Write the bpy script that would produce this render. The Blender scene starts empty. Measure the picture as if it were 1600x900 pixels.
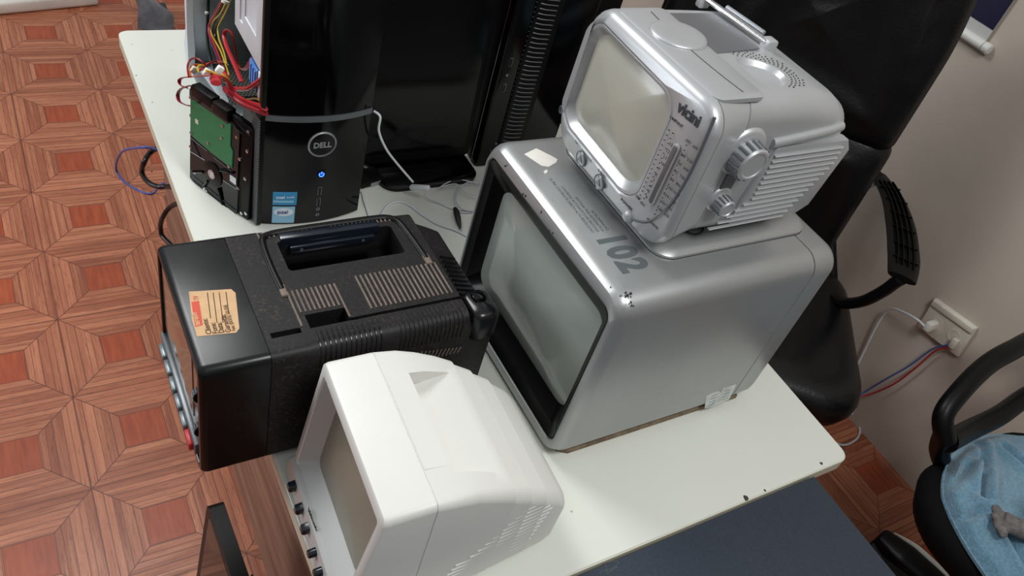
import bpy, bmesh, math, random
from mathutils import Vector, Matrix
random.seed(7)
S = bpy.context.scene
COL = S.collection

# ---------------------------------------------------------------- camera
def rot3(a, b, c):
    Rx = Matrix(((1,0,0),(0,math.cos(a),-math.sin(a)),(0,math.sin(a),math.cos(a))))
    Ry = Matrix(((math.cos(b),0,math.sin(b)),(0,1,0),(-math.sin(b),0,math.cos(b))))
    Rz = Matrix(((math.cos(c),-math.sin(c),0),(math.sin(c),math.cos(c),0),(0,0,1)))
    return Rz @ Ry @ Rx
CR = rot3(0.81732496, -0.24021653, -0.49331441)
CC = Vector((-0.23100677, -1.80801048, 1.75))
FPX = 1271.95
cam = bpy.data.cameras.new('camera'); camo = bpy.data.objects.new('camera', cam); COL.objects.link(camo)
cam.sensor_width = 36; cam.lens = FPX / 1600 * 36; cam.clip_start = .02
camo.matrix_world = Matrix.Translation(CC) @ CR.to_4x4()
S.camera = camo

def ray(px, py): return CR @ Vector((px - 800, -(py - 450), -FPX))
def bz(px, py, z=.75): d = ray(px, py); return CC + d * ((z - CC.z) / d.z)
def bx_(px, py, x): d = ray(px, py); return CC + d * ((x - CC.x) / d.x)
def by_(px, py, y): d = ray(px, py); return CC + d * ((y - CC.y) / d.y)

# ---------------------------------------------------------------- world, lights, exposure
w = bpy.data.worlds.new('room_light'); S.world = w; w.use_nodes = True
_n = w.node_tree.nodes; _l = w.node_tree.links
_g = _n.new('ShaderNodeTexCoord'); _s = _n.new('ShaderNodeSeparateXYZ'); _r = _n.new('ShaderNodeValToRGB')   # dim room: pale ceiling above, darker furniture and floor below
_l.new(_g.outputs['Generated'], _s.inputs[0]); _m = _n.new('ShaderNodeMapRange'); _l.new(_s.outputs[2], _m.inputs[0]); _m.inputs[1].default_value = -1
_l.new(_m.outputs[0], _r.inputs[0]); _l.new(_r.outputs[0], _n['Background'].inputs[0])
e_ = _r.color_ramp.elements; e_[0].position = .30; e_[0].color = (.10, .085, .08, 1); e_[1].position = .95; e_[1].color = (.97, .98, 1, 1)
_e = e_.new(.55); _e.color = (.30, .30, .31, 1); _e = e_.new(.72); _e.color = (.62, .63, .64, 1)
_n['Background'].inputs[1].default_value = .40
def area(name, loc, to, size, power, col=(1, 1, 1), sy=None):
    l = bpy.data.lights.new(name, 'AREA'); l.energy = power; l.color = col; l.size = size
    if sy: l.shape = 'RECTANGLE'; l.size_y = sy
    o = bpy.data.objects.new(name, l); COL.objects.link(o); o.location = loc
    o.rotation_euler = (Vector(to) - Vector(loc)).to_track_quat('-Z', 'Y').to_euler(); return o
area('ceiling_lamp_light', (.55, -2.15, 2.65), (.4, -1.0, .7), .55, 17, (.985, 1, .985))
area('ceiling_lamp_light', (-.25, .15, 2.65), (.2, -.8, .7), .7, 21, (.985, 1, .985))
area('window_light', (-2.9, .9, 1.75), (.3, -.6, .6), 1.5, 40, (.90, .95, 1), 1.2)
S.view_settings.view_transform = 'Standard'; S.view_settings.look = 'None'
S.view_settings.gamma = 1; S.view_settings.use_curve_mapping = False
S.view_settings.exposure = 0.25

# ---------------------------------------------------------------- helpers: materials
def lin(c):
    f = lambda v: v / 12.92 if v <= .04045 else ((v + .055) / 1.055) ** 2.4
    return (f(c[0] / 255), f(c[1] / 255), f(c[2] / 255), 1)
class NT:
    def __init__(s, m): s.t = m.node_tree; s.n = s.t.nodes; s.l = s.t.links
    def new(s, ty, **k):
        n = s.n.new(ty)
        for a, b in k.items(): setattr(n, a, b)
        return n
    def put(s, sock, v):
        if isinstance(v, bpy.types.NodeSocket): s.l.new(v, sock)
        else: sock.default_value = v
    def m(s, op, a, b=0.0, c=0.0, clamp=False):
        n = s.new('ShaderNodeMath', operation=op); n.use_clamp = clamp
        s.put(n.inputs[0], a); s.put(n.inputs[1], b); s.put(n.inputs[2], c); return n.outputs[0]
    def mix(s, f, a, b, mode='MIX'):
        n = s.new('ShaderNodeMix', data_type='RGBA', blend_type=mode)
        s.put(n.inputs[0], f); s.put(n.inputs[6], a); s.put(n.inputs[7], b); return n.outputs[2]
    def xyz(s, a, b, c=0.0):
        n = s.new('ShaderNodeCombineXYZ'); s.put(n.inputs[0], a); s.put(n.inputs[1], b); s.put(n.inputs[2], c); return n.outputs[0]
    def noise(s, v, scale, detail=3, rough=.5):
        n = s.new('ShaderNodeTexNoise'); s.put(n.inputs['Vector'], v); n.inputs['Scale'].default_value = scale
        n.inputs['Detail'].default_value = detail; n.inputs['Roughness'].default_value = rough; return n.outputs[0]
    def white(s, v):
        n = s.new('ShaderNodeTexWhiteNoise'); n.noise_dimensions = '3D'; s.put(n.inputs['Vector'], v); return n.outputs[0]
    def ramp(s, f, lo, hi):
        n = s.new('ShaderNodeMapRange'); s.put(n.inputs[0], f); n.inputs[1].default_value = lo; n.inputs[2].default_value = hi; return n.outputs[0]
def mat(name, col, rough=.5, metal=0., spec=.5, noise=None, bump=None, coat=0., emit=None, coatr=.1, rvar=None, dust=None):
    """noise=(scale, amount); bump=(scale, strength); rvar=(scale, amount); dust=(colour, amount)"""
    m = bpy.data.materials.new(name); m.use_nodes = True; t = NT(m); p = t.n['Principled BSDF']
    c = lin(col); tc = t.new('ShaderNodeTexCoord').outputs['Object']
    p.inputs['Roughness'].default_value = rough; p.inputs['Metallic'].default_value = metal
    p.inputs['Specular IOR Level'].default_value = spec
    p.inputs['Coat Weight'].default_value = coat; p.inputs['Coat Roughness'].default_value = coatr
    sc, am = noise or (9, .06)
    f = t.noise(tc, sc, 5, .6)
    a = tuple(min(1, v * (1 - am * 2)) for v in c[:3]) + (1,); b = tuple(min(1, v * (1 + am * 2)) for v in c[:3]) + (1,)
    colr = t.mix(t.ramp(f, .3, .7), a, b)
    if dust:
        g = t.m('MULTIPLY', t.ramp(t.noise(tc, 260, 2, .7), .52, .75), t.ramp(t.noise(tc, 14, 3), .35, .7))
        colr = t.mix(t.m('MULTIPLY', g, dust[1]), colr, lin(dust[0]))
    t.put(p.inputs['Base Color'], colr)
    if rvar:
        t.put(p.inputs['Roughness'], t.m('ADD', rough - rvar[1] / 2, t.m('MULTIPLY', t.noise(tc, rvar[0], 4), rvar[1])))
    if bump:
        bn = t.new('ShaderNodeBump'); bn.inputs['Strength'].default_value = bump[1]; bn.inputs['Distance'].default_value = .002
        t.put(bn.inputs['Height'], t.noise(tc, bump[0], 4)); t.put(p.inputs['Normal'], bn.outputs[0])
    if emit:
        p.inputs['Emission Color'].default_value = lin(emit[0]); p.inputs['Emission Strength'].default_value = emit[1]
    return m

# ---------------------------------------------------------------- helpers: meshes
def rr(a0, a1, b0, b1, r, n=5):
    """rounded rectangle outline, counter-clockwise, 4*(n+1) points"""
    r = max(1e-5, min(r, (a1 - a0) / 2 - 1e-5, (b1 - b0) / 2 - 1e-5)); P = []
    for cx, cy, s in ((a1 - r, b1 - r, 0), (a0 + r, b1 - r, 1), (a0 + r, b0 + r, 2), (a1 - r, b0 + r, 3)):
        for i in range(n + 1):
            t = (s + i / n) * math.pi / 2; P.append((cx + r * math.cos(t), cy + r * math.sin(t)))
    return P
def smooth_path(pts, k=8):
    pts = [Vector(p) for p in pts]; out = []
    for i in range(len(pts) - 1):
        p0 = pts[max(0, i - 1)]; p1 = pts[i]; p2 = pts[i + 1]; p3 = pts[min(len(pts) - 1, i + 2)]
        for j in range(k):
            t = j / k
            out.append(.5 * ((2 * p1) + (p2 - p0) * t + (2 * p0 - 5 * p1 + 4 * p2 - p3) * t * t + (3 * p1 - p0 - 3 * p2 + p3) * t ** 3))
    out.append(pts[-1]); return out
def dense(P, step=.02):
    out = []
    for (a, b), (c, d) in zip(P, P[1:] + P[:1]):
        n = max(1, int(math.hypot(c - a, d - b) / step))
        out += [(a + (c - a) * k / n, b + (d - b) * k / n) for k in range(n)]
    return out
class MB:
    def __init__(s): s.v = []; s.f = []
    def add(s, vs, fs):
        o = len(s.v); s.v += [Vector(v) for v in vs]; s.f += [tuple(i + o for i in f) for f in fs]; return s
    def box(s, x0, x1, y0, y1, z0, z1, T=None):
        vs = [Vector((x, y, z)) for x in (x0, x1) for y in (y0, y1) for z in (z0, z1)]
        if T: vs = [T @ v for v in vs]
        return s.add(vs, [(0, 1, 3, 2), (4, 6, 7, 5), (0, 4, 5, 1), (2, 3, 7, 6), (0, 2, 6, 4), (1, 5, 7, 3)])
    def rbox(s, x0, x1, y0, y1, z0, z1, r=.003, seg=2, T=None):
        bm = bmesh.new(); bmesh.ops.create_cube(bm, size=1)
        for v in bm.verts: v.co = Vector(((x0 + x1) / 2 + v.co.x * (x1 - x0), (y0 + y1) / 2 + v.co.y * (y1 - y0), (z0 + z1) / 2 + v.co.z * (z1 - z0)))
        r = min(r, (x1 - x0) * .49, (y1 - y0) * .49, (z1 - z0) * .49)
        bmesh.ops.bevel(bm, geom=bm.edges[:], offset=r, segments=seg, profile=.5, affect='EDGES')
        bm.verts.index_update()
        vs = [v.co.copy() for v in bm.verts]
        if T: vs = [T @ v for v in vs]
        s.add(vs, [tuple(v.index for v in f.verts) for f in bm.faces]); bm.free(); return s
    def loft(s, secs, cap0=True, cap1=True):
        n = len(secs[0]); vs = [p for q in secs for p in q]; fs = []
        for k in range(len(secs) - 1):
            for i in range(n):
                j = (i + 1) % n; fs.append((k * n + i, k * n + j, (k + 1) * n + j, (k + 1) * n + i))
        if cap0: fs.append(tuple(reversed(range(n))))
        if cap1: fs.append(tuple(range((len(secs) - 1) * n, len(secs) * n)))
        return s.add(vs, fs)
    def loftx(s, secs, fn=None, n=5, **k):
        """secs: (x, y0, y1, z0, z1, r)"""
        L = []
        for q in secs:
            ring = [Vector((q[0], a, b)) for a, b in rr(q[1], q[2], q[3], q[4], q[5], n)]
            L.append([fn(v) for v in ring] if fn else ring)
        return s.loft(L, **k)
    def loftz(s, secs, fn=None, n=5, **k):
        """secs: (z, x0, x1, y0, y1, r)"""
        L = []
        for q in secs:
            ring = [Vector((a, b, q[0])) for a, b in rr(q[1], q[2], q[3], q[4], q[5], n)]
            L.append([fn(v) for v in ring] if fn else ring)
        return s.loft(L, **k)
    def lofty(s, secs, fn=None, n=5, **k):
        """secs: (y, x0, x1, z0, z1, r)"""
        L = []
        for q in secs:
            ring = [Vector((a, q[0], b)) for a, b in rr(q[1], q[2], q[3], q[4], q[5], n)]
            L.append([fn(v) for v in ring] if fn else ring)
        return s.loft(L, **k)
    def prism(s, poly, fn, d0, d1):
        """poly 2D outline, fn(a, b, d) -> point"""
        return s.loft([[Vector(fn(a, b, d0)) for a, b in poly], [Vector(fn(a, b, d1)) for a, b in poly]])
    def sweep(s, pts, ra, rb=None, n=10, up=(0, 0, 1), k=8, radii=None, raw=False):
        P = [Vector(p) for p in pts] if raw else smooth_path(pts, k)
        rb = rb or ra; N = len(P); secs = []; u = Vector(up); prev = None
        for i, p in enumerate(P):
            t = (P[min(N - 1, i + 1)] - P[max(0, i - 1)]).normalized()
            if prev is None:
                a = u - t * u.dot(t)
                if a.length < 1e-3: a = Vector((1, 0, 0)) - t * t.x
            else: a = prev - t * prev.dot(t)
            a.normalize(); prev = a; b = t.cross(a)
            if radii:
                q = i / (N - 1) * (len(radii) - 1); j = min(int(q), len(radii) - 2); m_ = radii[j] + (radii[j + 1] - radii[j]) * (q - j)
            else: m_ = 1
            secs.append([p + a * (rb * m_ * math.sin(2 * math.pi * h / n)) + b * (ra * m_ * math.cos(2 * math.pi * h / n)) for h in range(n)])
        return s.loft(secs)
    def lathe(s, c, axis, prof, n=28, cap=True):
        """prof: list of (distance along axis, radius)"""
        c = Vector(c); t = Vector(axis).normalized(); a = t.orthogonal().normalized(); b = t.cross(a)
        return s.loft([[c + t * d + (a * math.cos(2 * math.pi * h / n) + b * math.sin(2 * math.pi * h / n)) * r for h in range(n)] for d, r in prof], cap0=cap, cap1=cap)
    def ball(s, c, rx, ry=None, rz=None, n=14, T=None):
        ry = ry or rx; rz = rz or rx; c = Vector(c); L = []
        for i in range(n - 1):
            th = math.pi * (i + .35) / (n - 1.3)
            ring = [Vector((rx * math.sin(th) * math.cos(2 * math.pi * h / (2 * n)), ry * math.sin(th) * math.sin(2 * math.pi * h / (2 * n)), rz * math.cos(th))) for h in range(2 * n)]
            L.append([c + (T @ v if T else v) for v in ring])
        return s.loft(L)
    def build(s, name, m, parent=None, ang=38, flat=False):
        me = bpy.data.meshes.new(name)
        off = Vector(parent['_o']) if parent else Vector((0, 0, 0))
        me.from_pydata([v - off for v in s.v], [], s.f); me.validate()
        bm = bmesh.new(); bm.from_mesh(me); bmesh.ops.recalc_face_normals(bm, faces=bm.faces[:]); bm.to_mesh(me); bm.free()
        if not flat:
            for p in me.polygons: p.use_smooth = True
            me.set_sharp_from_angle(angle=math.radians(ang))
        o = bpy.data.objects.new(name, me); COL.objects.link(o); me.materials.append(m)
        if parent: o.parent = parent
        o['_o'] = tuple(off); return o
def cut(o, mbs):
    """subtract closed shapes from o (in the same world coordinates as the builders)"""
    off = Vector(o['_o'])
    for c in mbs:
        me = bpy.data.meshes.new('c'); me.from_pydata([v - off for v in c.v], [], c.f); me.validate()
        bm = bmesh.new(); bm.from_mesh(me); bmesh.ops.recalc_face_normals(bm, faces=bm.faces[:]); bm.to_mesh(me); bm.free()
        k = bpy.data.objects.new('c', me); COL.objects.link(k)
        if o.parent: k.parent = o.parent
        md = o.modifiers.new('b', 'BOOLEAN'); md.operation = 'DIFFERENCE'; md.solver = 'EXACT'; md.object = k
        dg = bpy.context.evaluated_depsgraph_get(); dg.update()
        nm = bpy.data.meshes.new_from_object(o.evaluated_get(dg)); old = o.data; nme = old.name
        o.modifiers.clear(); o.data = nm; bpy.data.meshes.remove(old); nm.name = nme
        bpy.data.objects.remove(k)
    for p in o.data.polygons: p.use_smooth = True
    o.data.set_sharp_from_angle(angle=math.radians(32))
def thing(name, loc, label, cat, group=None):
    o = bpy.data.objects.new(name, None); COL.objects.link(o); o.empty_display_size = .05
    o.location = loc; o['_o'] = tuple(loc); o['label'] = label; o['category'] = cat
    if group: o['group'] = group
    return o
def tag(o, label, cat, group=None, kind=None):
    o['label'] = label; o['category'] = cat
    if group: o['group'] = group
    if kind: o['kind'] = kind
    return o
def struct(o): o['kind'] = 'structure'; return o
def lab(o, l): o['label'] = l; return o
def text(name, body, size, origin, xd, yd, m, parent, ext=.0003, bold=0., align='LEFT', sx=1., spacing=1.):
    cu = bpy.data.curves.new(name, 'FONT'); cu.body = body; cu.size = size; cu.extrude = ext; cu.offset = bold
    cu.align_x = align; cu.resolution_u = 3; cu.space_character = spacing; cu.space_line = 1.0
    to = bpy.data.objects.new(name, cu); COL.objects.link(to)
    dg = bpy.context.evaluated_depsgraph_get(); dg.update()
    me = bpy.data.meshes.new_from_object(to.evaluated_get(dg)); bpy.data.objects.remove(to)
    xd = Vector(xd).normalized(); yd = Vector(yd).normalized(); nd = xd.cross(yd)
    off = Vector(parent['_o']) if parent else Vector((0, 0, 0)); og = Vector(origin)
    for v in me.vertices: c = v.co.copy(); v.co = og + xd * (c.x * sx) + yd * c.y + nd * c.z - off
    me.materials.clear(); me.materials.append(m); me.name = name
    o = bpy.data.objects.new(name, me); COL.objects.link(o); o.parent = parent; o['_o'] = tuple(off); return o
def crt(name, m, parent, x, y0, y1, z0, z1, bulge, r=.02, depth=.03, fn=None):
    """bulging picture-tube glass facing -x: rings shrinking to the middle, closed at the back"""
    yc, zc = (y0 + y1) / 2, (z0 + z1) / 2; L = []
    def ring(t, xx):
        return [Vector((xx, yc + (a - yc) * t, zc + (b - zc) * t)) for a, b in rr(y0, y1, z0, z1, r, 6)]
    for t in (1e-3, .15, .3, .45, .6, .75, .88, 1): L.append(ring(t, x - bulge * (1 - t * t)))
    L.append(ring(1, x + depth)); 
    if fn: L = [[fn(v) for v in q] for q in L]
    return MB().loft(L).build(name, m, parent, 60)

# ================================================================ materials
def floor_mat():
    m = bpy.data.materials.new('parquet_pattern_tile'); m.use_nodes = True; t = NT(m); p = t.n['Principled BSDF']
    T = .2672828; OX, OY = -.2217802, 1.2164370
    sp = t.new('ShaderNodeSeparateXYZ'); t.l.new(t.new('ShaderNodeTexCoord').outputs['Object'], sp.inputs[0])
    U = t.m('DIVIDE', t.m('SUBTRACT', sp.outputs[0], OX), T); V = t.m('DIVIDE', t.m('SUBTRACT', sp.outputs[1], OY), T)
    iu = t.m('FLOOR', U); iv = t.m('FLOOR', V)
    u = t.m('SUBTRACT', t.m('SUBTRACT', U, iu), .5); v = t.m('SUBTRACT', t.m('SUBTRACT', V, iv), .5)
    au = t.m('ABSOLUTE', u); av = t.m('ABSOLUTE', v); d = t.m('MAXIMUM', au, av)
    hor = t.m('LESS_THAN', au, av)                      # 1 in the wedges whose planks run along x
    side = t.m('ADD', t.m('MULTIPLY', hor, 2), t.m('GREATER_THAN', t.m('ADD', u, v), 0))
    wedge = t.xyz(t.m('ADD', t.m('MULTIPLY', iu, 3.17), side), t.m('MULTIPLY', iv, 1.73), 0)
    inner = t.m('LESS_THAN', d, .178)
    # plank index across the wedge, widths varied per wedge
    wv = t.white(wedge)
    q = t.m('DIVIDE', t.m('SUBTRACT', d, .178), .0645)
    q = t.m('ADD', q, t.m('MULTIPLY', t.m('SINE', t.m('ADD', t.m('MULTIPLY', q, 2.1), t.m('MULTIPLY', wv, 6))), .16))
    qi = t.m('FLOOR', q); qf = t.m('SUBTRACT', q, qi)
    pr = t.white(t.xyz(t.m('MULTIPLY', qi, 1.31), t.m('MULTIPLY', t.m('ADD', side, t.m('MULTIPLY', iu, 5.3)), 1.7), t.m('MULTIPLY', iv, 2.9)))
    # along/across coordinates for the grain
    al = t.m('ADD', t.m('MULTIPLY', hor, U), t.m('MULTIPLY', t.m('SUBTRACT', 1, hor), V))
    ac = t.m('ADD', t.m('MULTIPLY', hor, V), t.m('MULTIPLY', t.m('SUBTRACT', 1, hor), U))
    g1 = t.noise(t.xyz(t.m('MULTIPLY', al, 1.2), t.m('MULTIPLY', ac, 26), t.m('MULTIPLY', pr, 9)), 1, 5, .62)
    g2 = t.noise(t.xyz(t.m('MULTIPLY', al, 7), t.m('MULTIPLY', ac, 70), t.m('MULTIPLY', pr, 5)), 1, 3, .7)
    base = t.mix(pr, lin((160, 92, 64)), lin((198, 126, 92)))
    base = t.mix(t.m('MULTIPLY', t.ramp(g1, .5, .72), .55), base, lin((118, 54, 42)))
    base = t.mix(t.m('MULTIPLY', t.ramp(g1, .48, .3), .45), base, lin((208, 148, 112)))
    base = t.mix(t.m('MULTIPLY', t.ramp(g2, .54, .72), .6), base, lin((92, 46, 38)))
    gc = t.noise(t.xyz(t.m('MULTIPLY', U, 24), t.m('MULTIPLY', V, 3), 0), 1, 4)
    cen = t.mix(t.ramp(gc, .3, .7), lin((152, 66, 38)), lin((178, 86, 50)))
    c = t.mix(inner, base, cen)
    # dark lines: between planks, on the diagonals, tile joints, centre square outline
    pl = t.m('MULTIPLY', t.m('LESS_THAN', t.m('MINIMUM', qf, t.m('SUBTRACT', 1, qf)), .055), t.m('SUBTRACT', 1, inner))
    dg = t.m('MULTIPLY', t.m('LESS_THAN', t.m('ABSOLUTE', t.m('SUBTRACT', au, av)), .006), t.m('SUBTRACT', 1, inner))
    jt = t.m('GREATER_THAN', d, .4972); sq = t.m('LESS_THAN', t.m('ABSOLUTE', t.m('SUBTRACT', d, .178)), .003)
    c = t.mix(t.m('MULTIPLY', pl, .62), c, lin((84, 40, 30)))
    c = t.mix(t.m('MULTIPLY', t.m('MAXIMUM', dg, t.m('MAXIMUM', jt, sq)), .75), c, lin((78, 34, 26)))
    big = t.noise(t.xyz(U, V, 0), .9, 3)
    c = t.mix(t.m('MULTIPLY', t.ramp(big, .45, .8), .25), c, lin((120, 62, 46)))
    t.put(p.inputs['Base Color'], c); p.inputs['Roughness'].default_value = .38
    t.put(p.inputs['Roughness'], t.m('ADD', .34, t.m('MULTIPLY', g1, .16)))
    bn = t.new('ShaderNodeBump'); bn.inputs['Strength'].default_value = .25; bn.inputs['Distance'].default_value = .001
    t.put(bn.inputs['Height'], t.m('SUBTRACT', 1, t.m('MAXIMUM', jt, t.m('MULTIPLY', pl, .4)))); t.put(p.inputs['Normal'], bn.outputs[0])
    return m
def wood_mat():
    m = bpy.data.materials.new('brown_wood_laminate'); m.use_nodes = True; t = NT(m); p = t.n['Principled BSDF']
    sp = t.new('ShaderNodeSeparateXYZ'); t.l.new(t.new('ShaderNodeTexCoord').outputs['Object'], sp.inputs[0])
    g = t.noise(t.xyz(t.m('MULTIPLY', sp.outputs[0], 30), t.m('MULTIPLY', sp.outputs[1], 4), t.m('MULTIPLY', sp.outputs[2], 42)), 1, 5, .62)
    h = t.noise(t.xyz(0, t.m('MULTIPLY', sp.outputs[1], 9), t.m('MULTIPLY', sp.outputs[2], 120)), 1, 3, .6)
    c = t.mix(t.ramp(g, .3, .7), lin((112, 78, 64)), lin((172, 134, 112)))
    c = t.mix(t.m('MULTIPLY', t.ramp(h, .55, .75), .5), c, lin((92, 62, 50)))
    t.put(p.inputs['Base Color'], c); p.inputs['Roughness'].default_value = .5; return m
def metal_flake(name, col, rough=.4, metal=.55, chips=False):
    m = mat(name, col, rough, metal, noise=(5, .03)); t = NT(m); p = t.n['Principled BSDF']
    tc = t.new('ShaderNodeTexCoord').outputs['Object']
    bn = t.new('ShaderNodeBump'); bn.inputs['Strength'].default_value = .12; bn.inputs['Distance'].default_value = .0006
    t.put(bn.inputs['Height'], t.noise(tc, 900, 2)); t.put(p.inputs['Normal'], bn.outputs[0])
    return m
def stripes_mat(name, c1, c2, axis, scale, duty=.5, rough=.4):
    m = bpy.data.materials.new(name); m.use_nodes = True; t = NT(m); p = t.n['Principled BSDF']
    sp = t.new('ShaderNodeSeparateXYZ'); t.l.new(t.new('ShaderNodeTexCoord').outputs['Object'], sp.inputs[0])
    f = t.m('LESS_THAN', t.m('FRACT', t.m('MULTIPLY', sp.outputs[axis], scale)), duty)
    t.put(p.inputs['Base Color'], t.mix(f, lin(c1), lin(c2))); p.inputs['Roughness'].default_value = rough; return m
def perforated_mat(name, base, hole, n=130):
    m = bpy.data.materials.new(name); m.use_nodes = True; t = NT(m); p = t.n['Principled BSDF']
    sp = t.new('ShaderNodeSeparateXYZ'); t.l.new(t.new('ShaderNodeTexCoord').outputs['Object'], sp.inputs[0])
    X = t.m('MULTIPLY', sp.outputs[0], n); Y = t.m('MULTIPLY', sp.outputs[1], n * 1.15)
    r = t.m('FLOOR', Y); X2 = t.m('ADD', X, t.m('MULTIPLY', t.m('FRACT', t.m('MULTIPLY', r, .5)), 1))
    a = t.m('SUBTRACT', t.m('FRACT', X2), .5); b = t.m('SUBTRACT', t.m('FRACT', Y), .5)
    d = t.m('SQRT', t.m('ADD', t.m('MULTIPLY', a, a), t.m('MULTIPLY', b, b)))
    t.put(p.inputs['Base Color'], t.mix(t.m('LESS_THAN', d, .36), lin(base), lin(hole)))
    p.inputs['Roughness'].default_value = .4; p.inputs['Metallic'].default_value = .4; return m
def towel_mat():
    m = mat('blue_towel', (108, 150, 174), .95, noise=(150, .12)); t = NT(m); p = t.n['Principled BSDF']
    tc = t.new('ShaderNodeTexCoord').outputs['Object']
    bn = t.new('ShaderNodeBump'); bn.inputs['Strength'].default_value = .9; bn.inputs['Distance'].default_value = .004
    t.put(bn.inputs['Height'], t.noise(tc, 260, 3, .7)); t.put(p.inputs['Normal'], bn.outputs[0])
    p.inputs['Sheen Weight'].default_value = .5; return m
def pcb_mat(name):
    m = mat(name, (38, 128, 82), .35, noise=(40, .05)); t = NT(m); p = t.n['Principled BSDF']
    tc = t.new('ShaderNodeTexCoord').outputs['Object']
    vz = t.new('ShaderNodeTexVoronoi'); vz.distance = 'MANHATTAN'; vz.feature = 'F1'; t.put(vz.inputs['Vector'], tc); vz.inputs['Scale'].default_value = 210
    old = p.inputs['Base Color'].links[0].from_socket
    t.put(p.inputs['Base Color'], t.mix(t.m('MULTIPLY', t.m('LESS_THAN', vz.outputs[0], .16), .6), old, lin((104, 158, 104))))
    return m
def speckled(m):
    t = NT(m); p = t.n['Principled BSDF']; tc = t.new('ShaderNodeTexCoord').outputs['Object']
    v = t.new('ShaderNodeTexVoronoi'); t.put(v.inputs['Vector'], tc); v.inputs['Scale'].default_value = 22
    k = t.m('MULTIPLY', t.m('LESS_THAN', v.outputs[0], .045), t.m('GREATER_THAN', t.noise(tc, 7, 2), .56))
    old = p.inputs['Base Color'].links[0].from_socket
    st = t.m('MULTIPLY', t.ramp(t.noise(tc, 16, 5, .7), .66, .8), .22)
    t.put(p.inputs['Base Color'], t.mix(st, t.mix(t.m('MULTIPLY', k, .5), old, lin((120, 110, 90))), lin((170, 160, 136)))); return m
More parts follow.
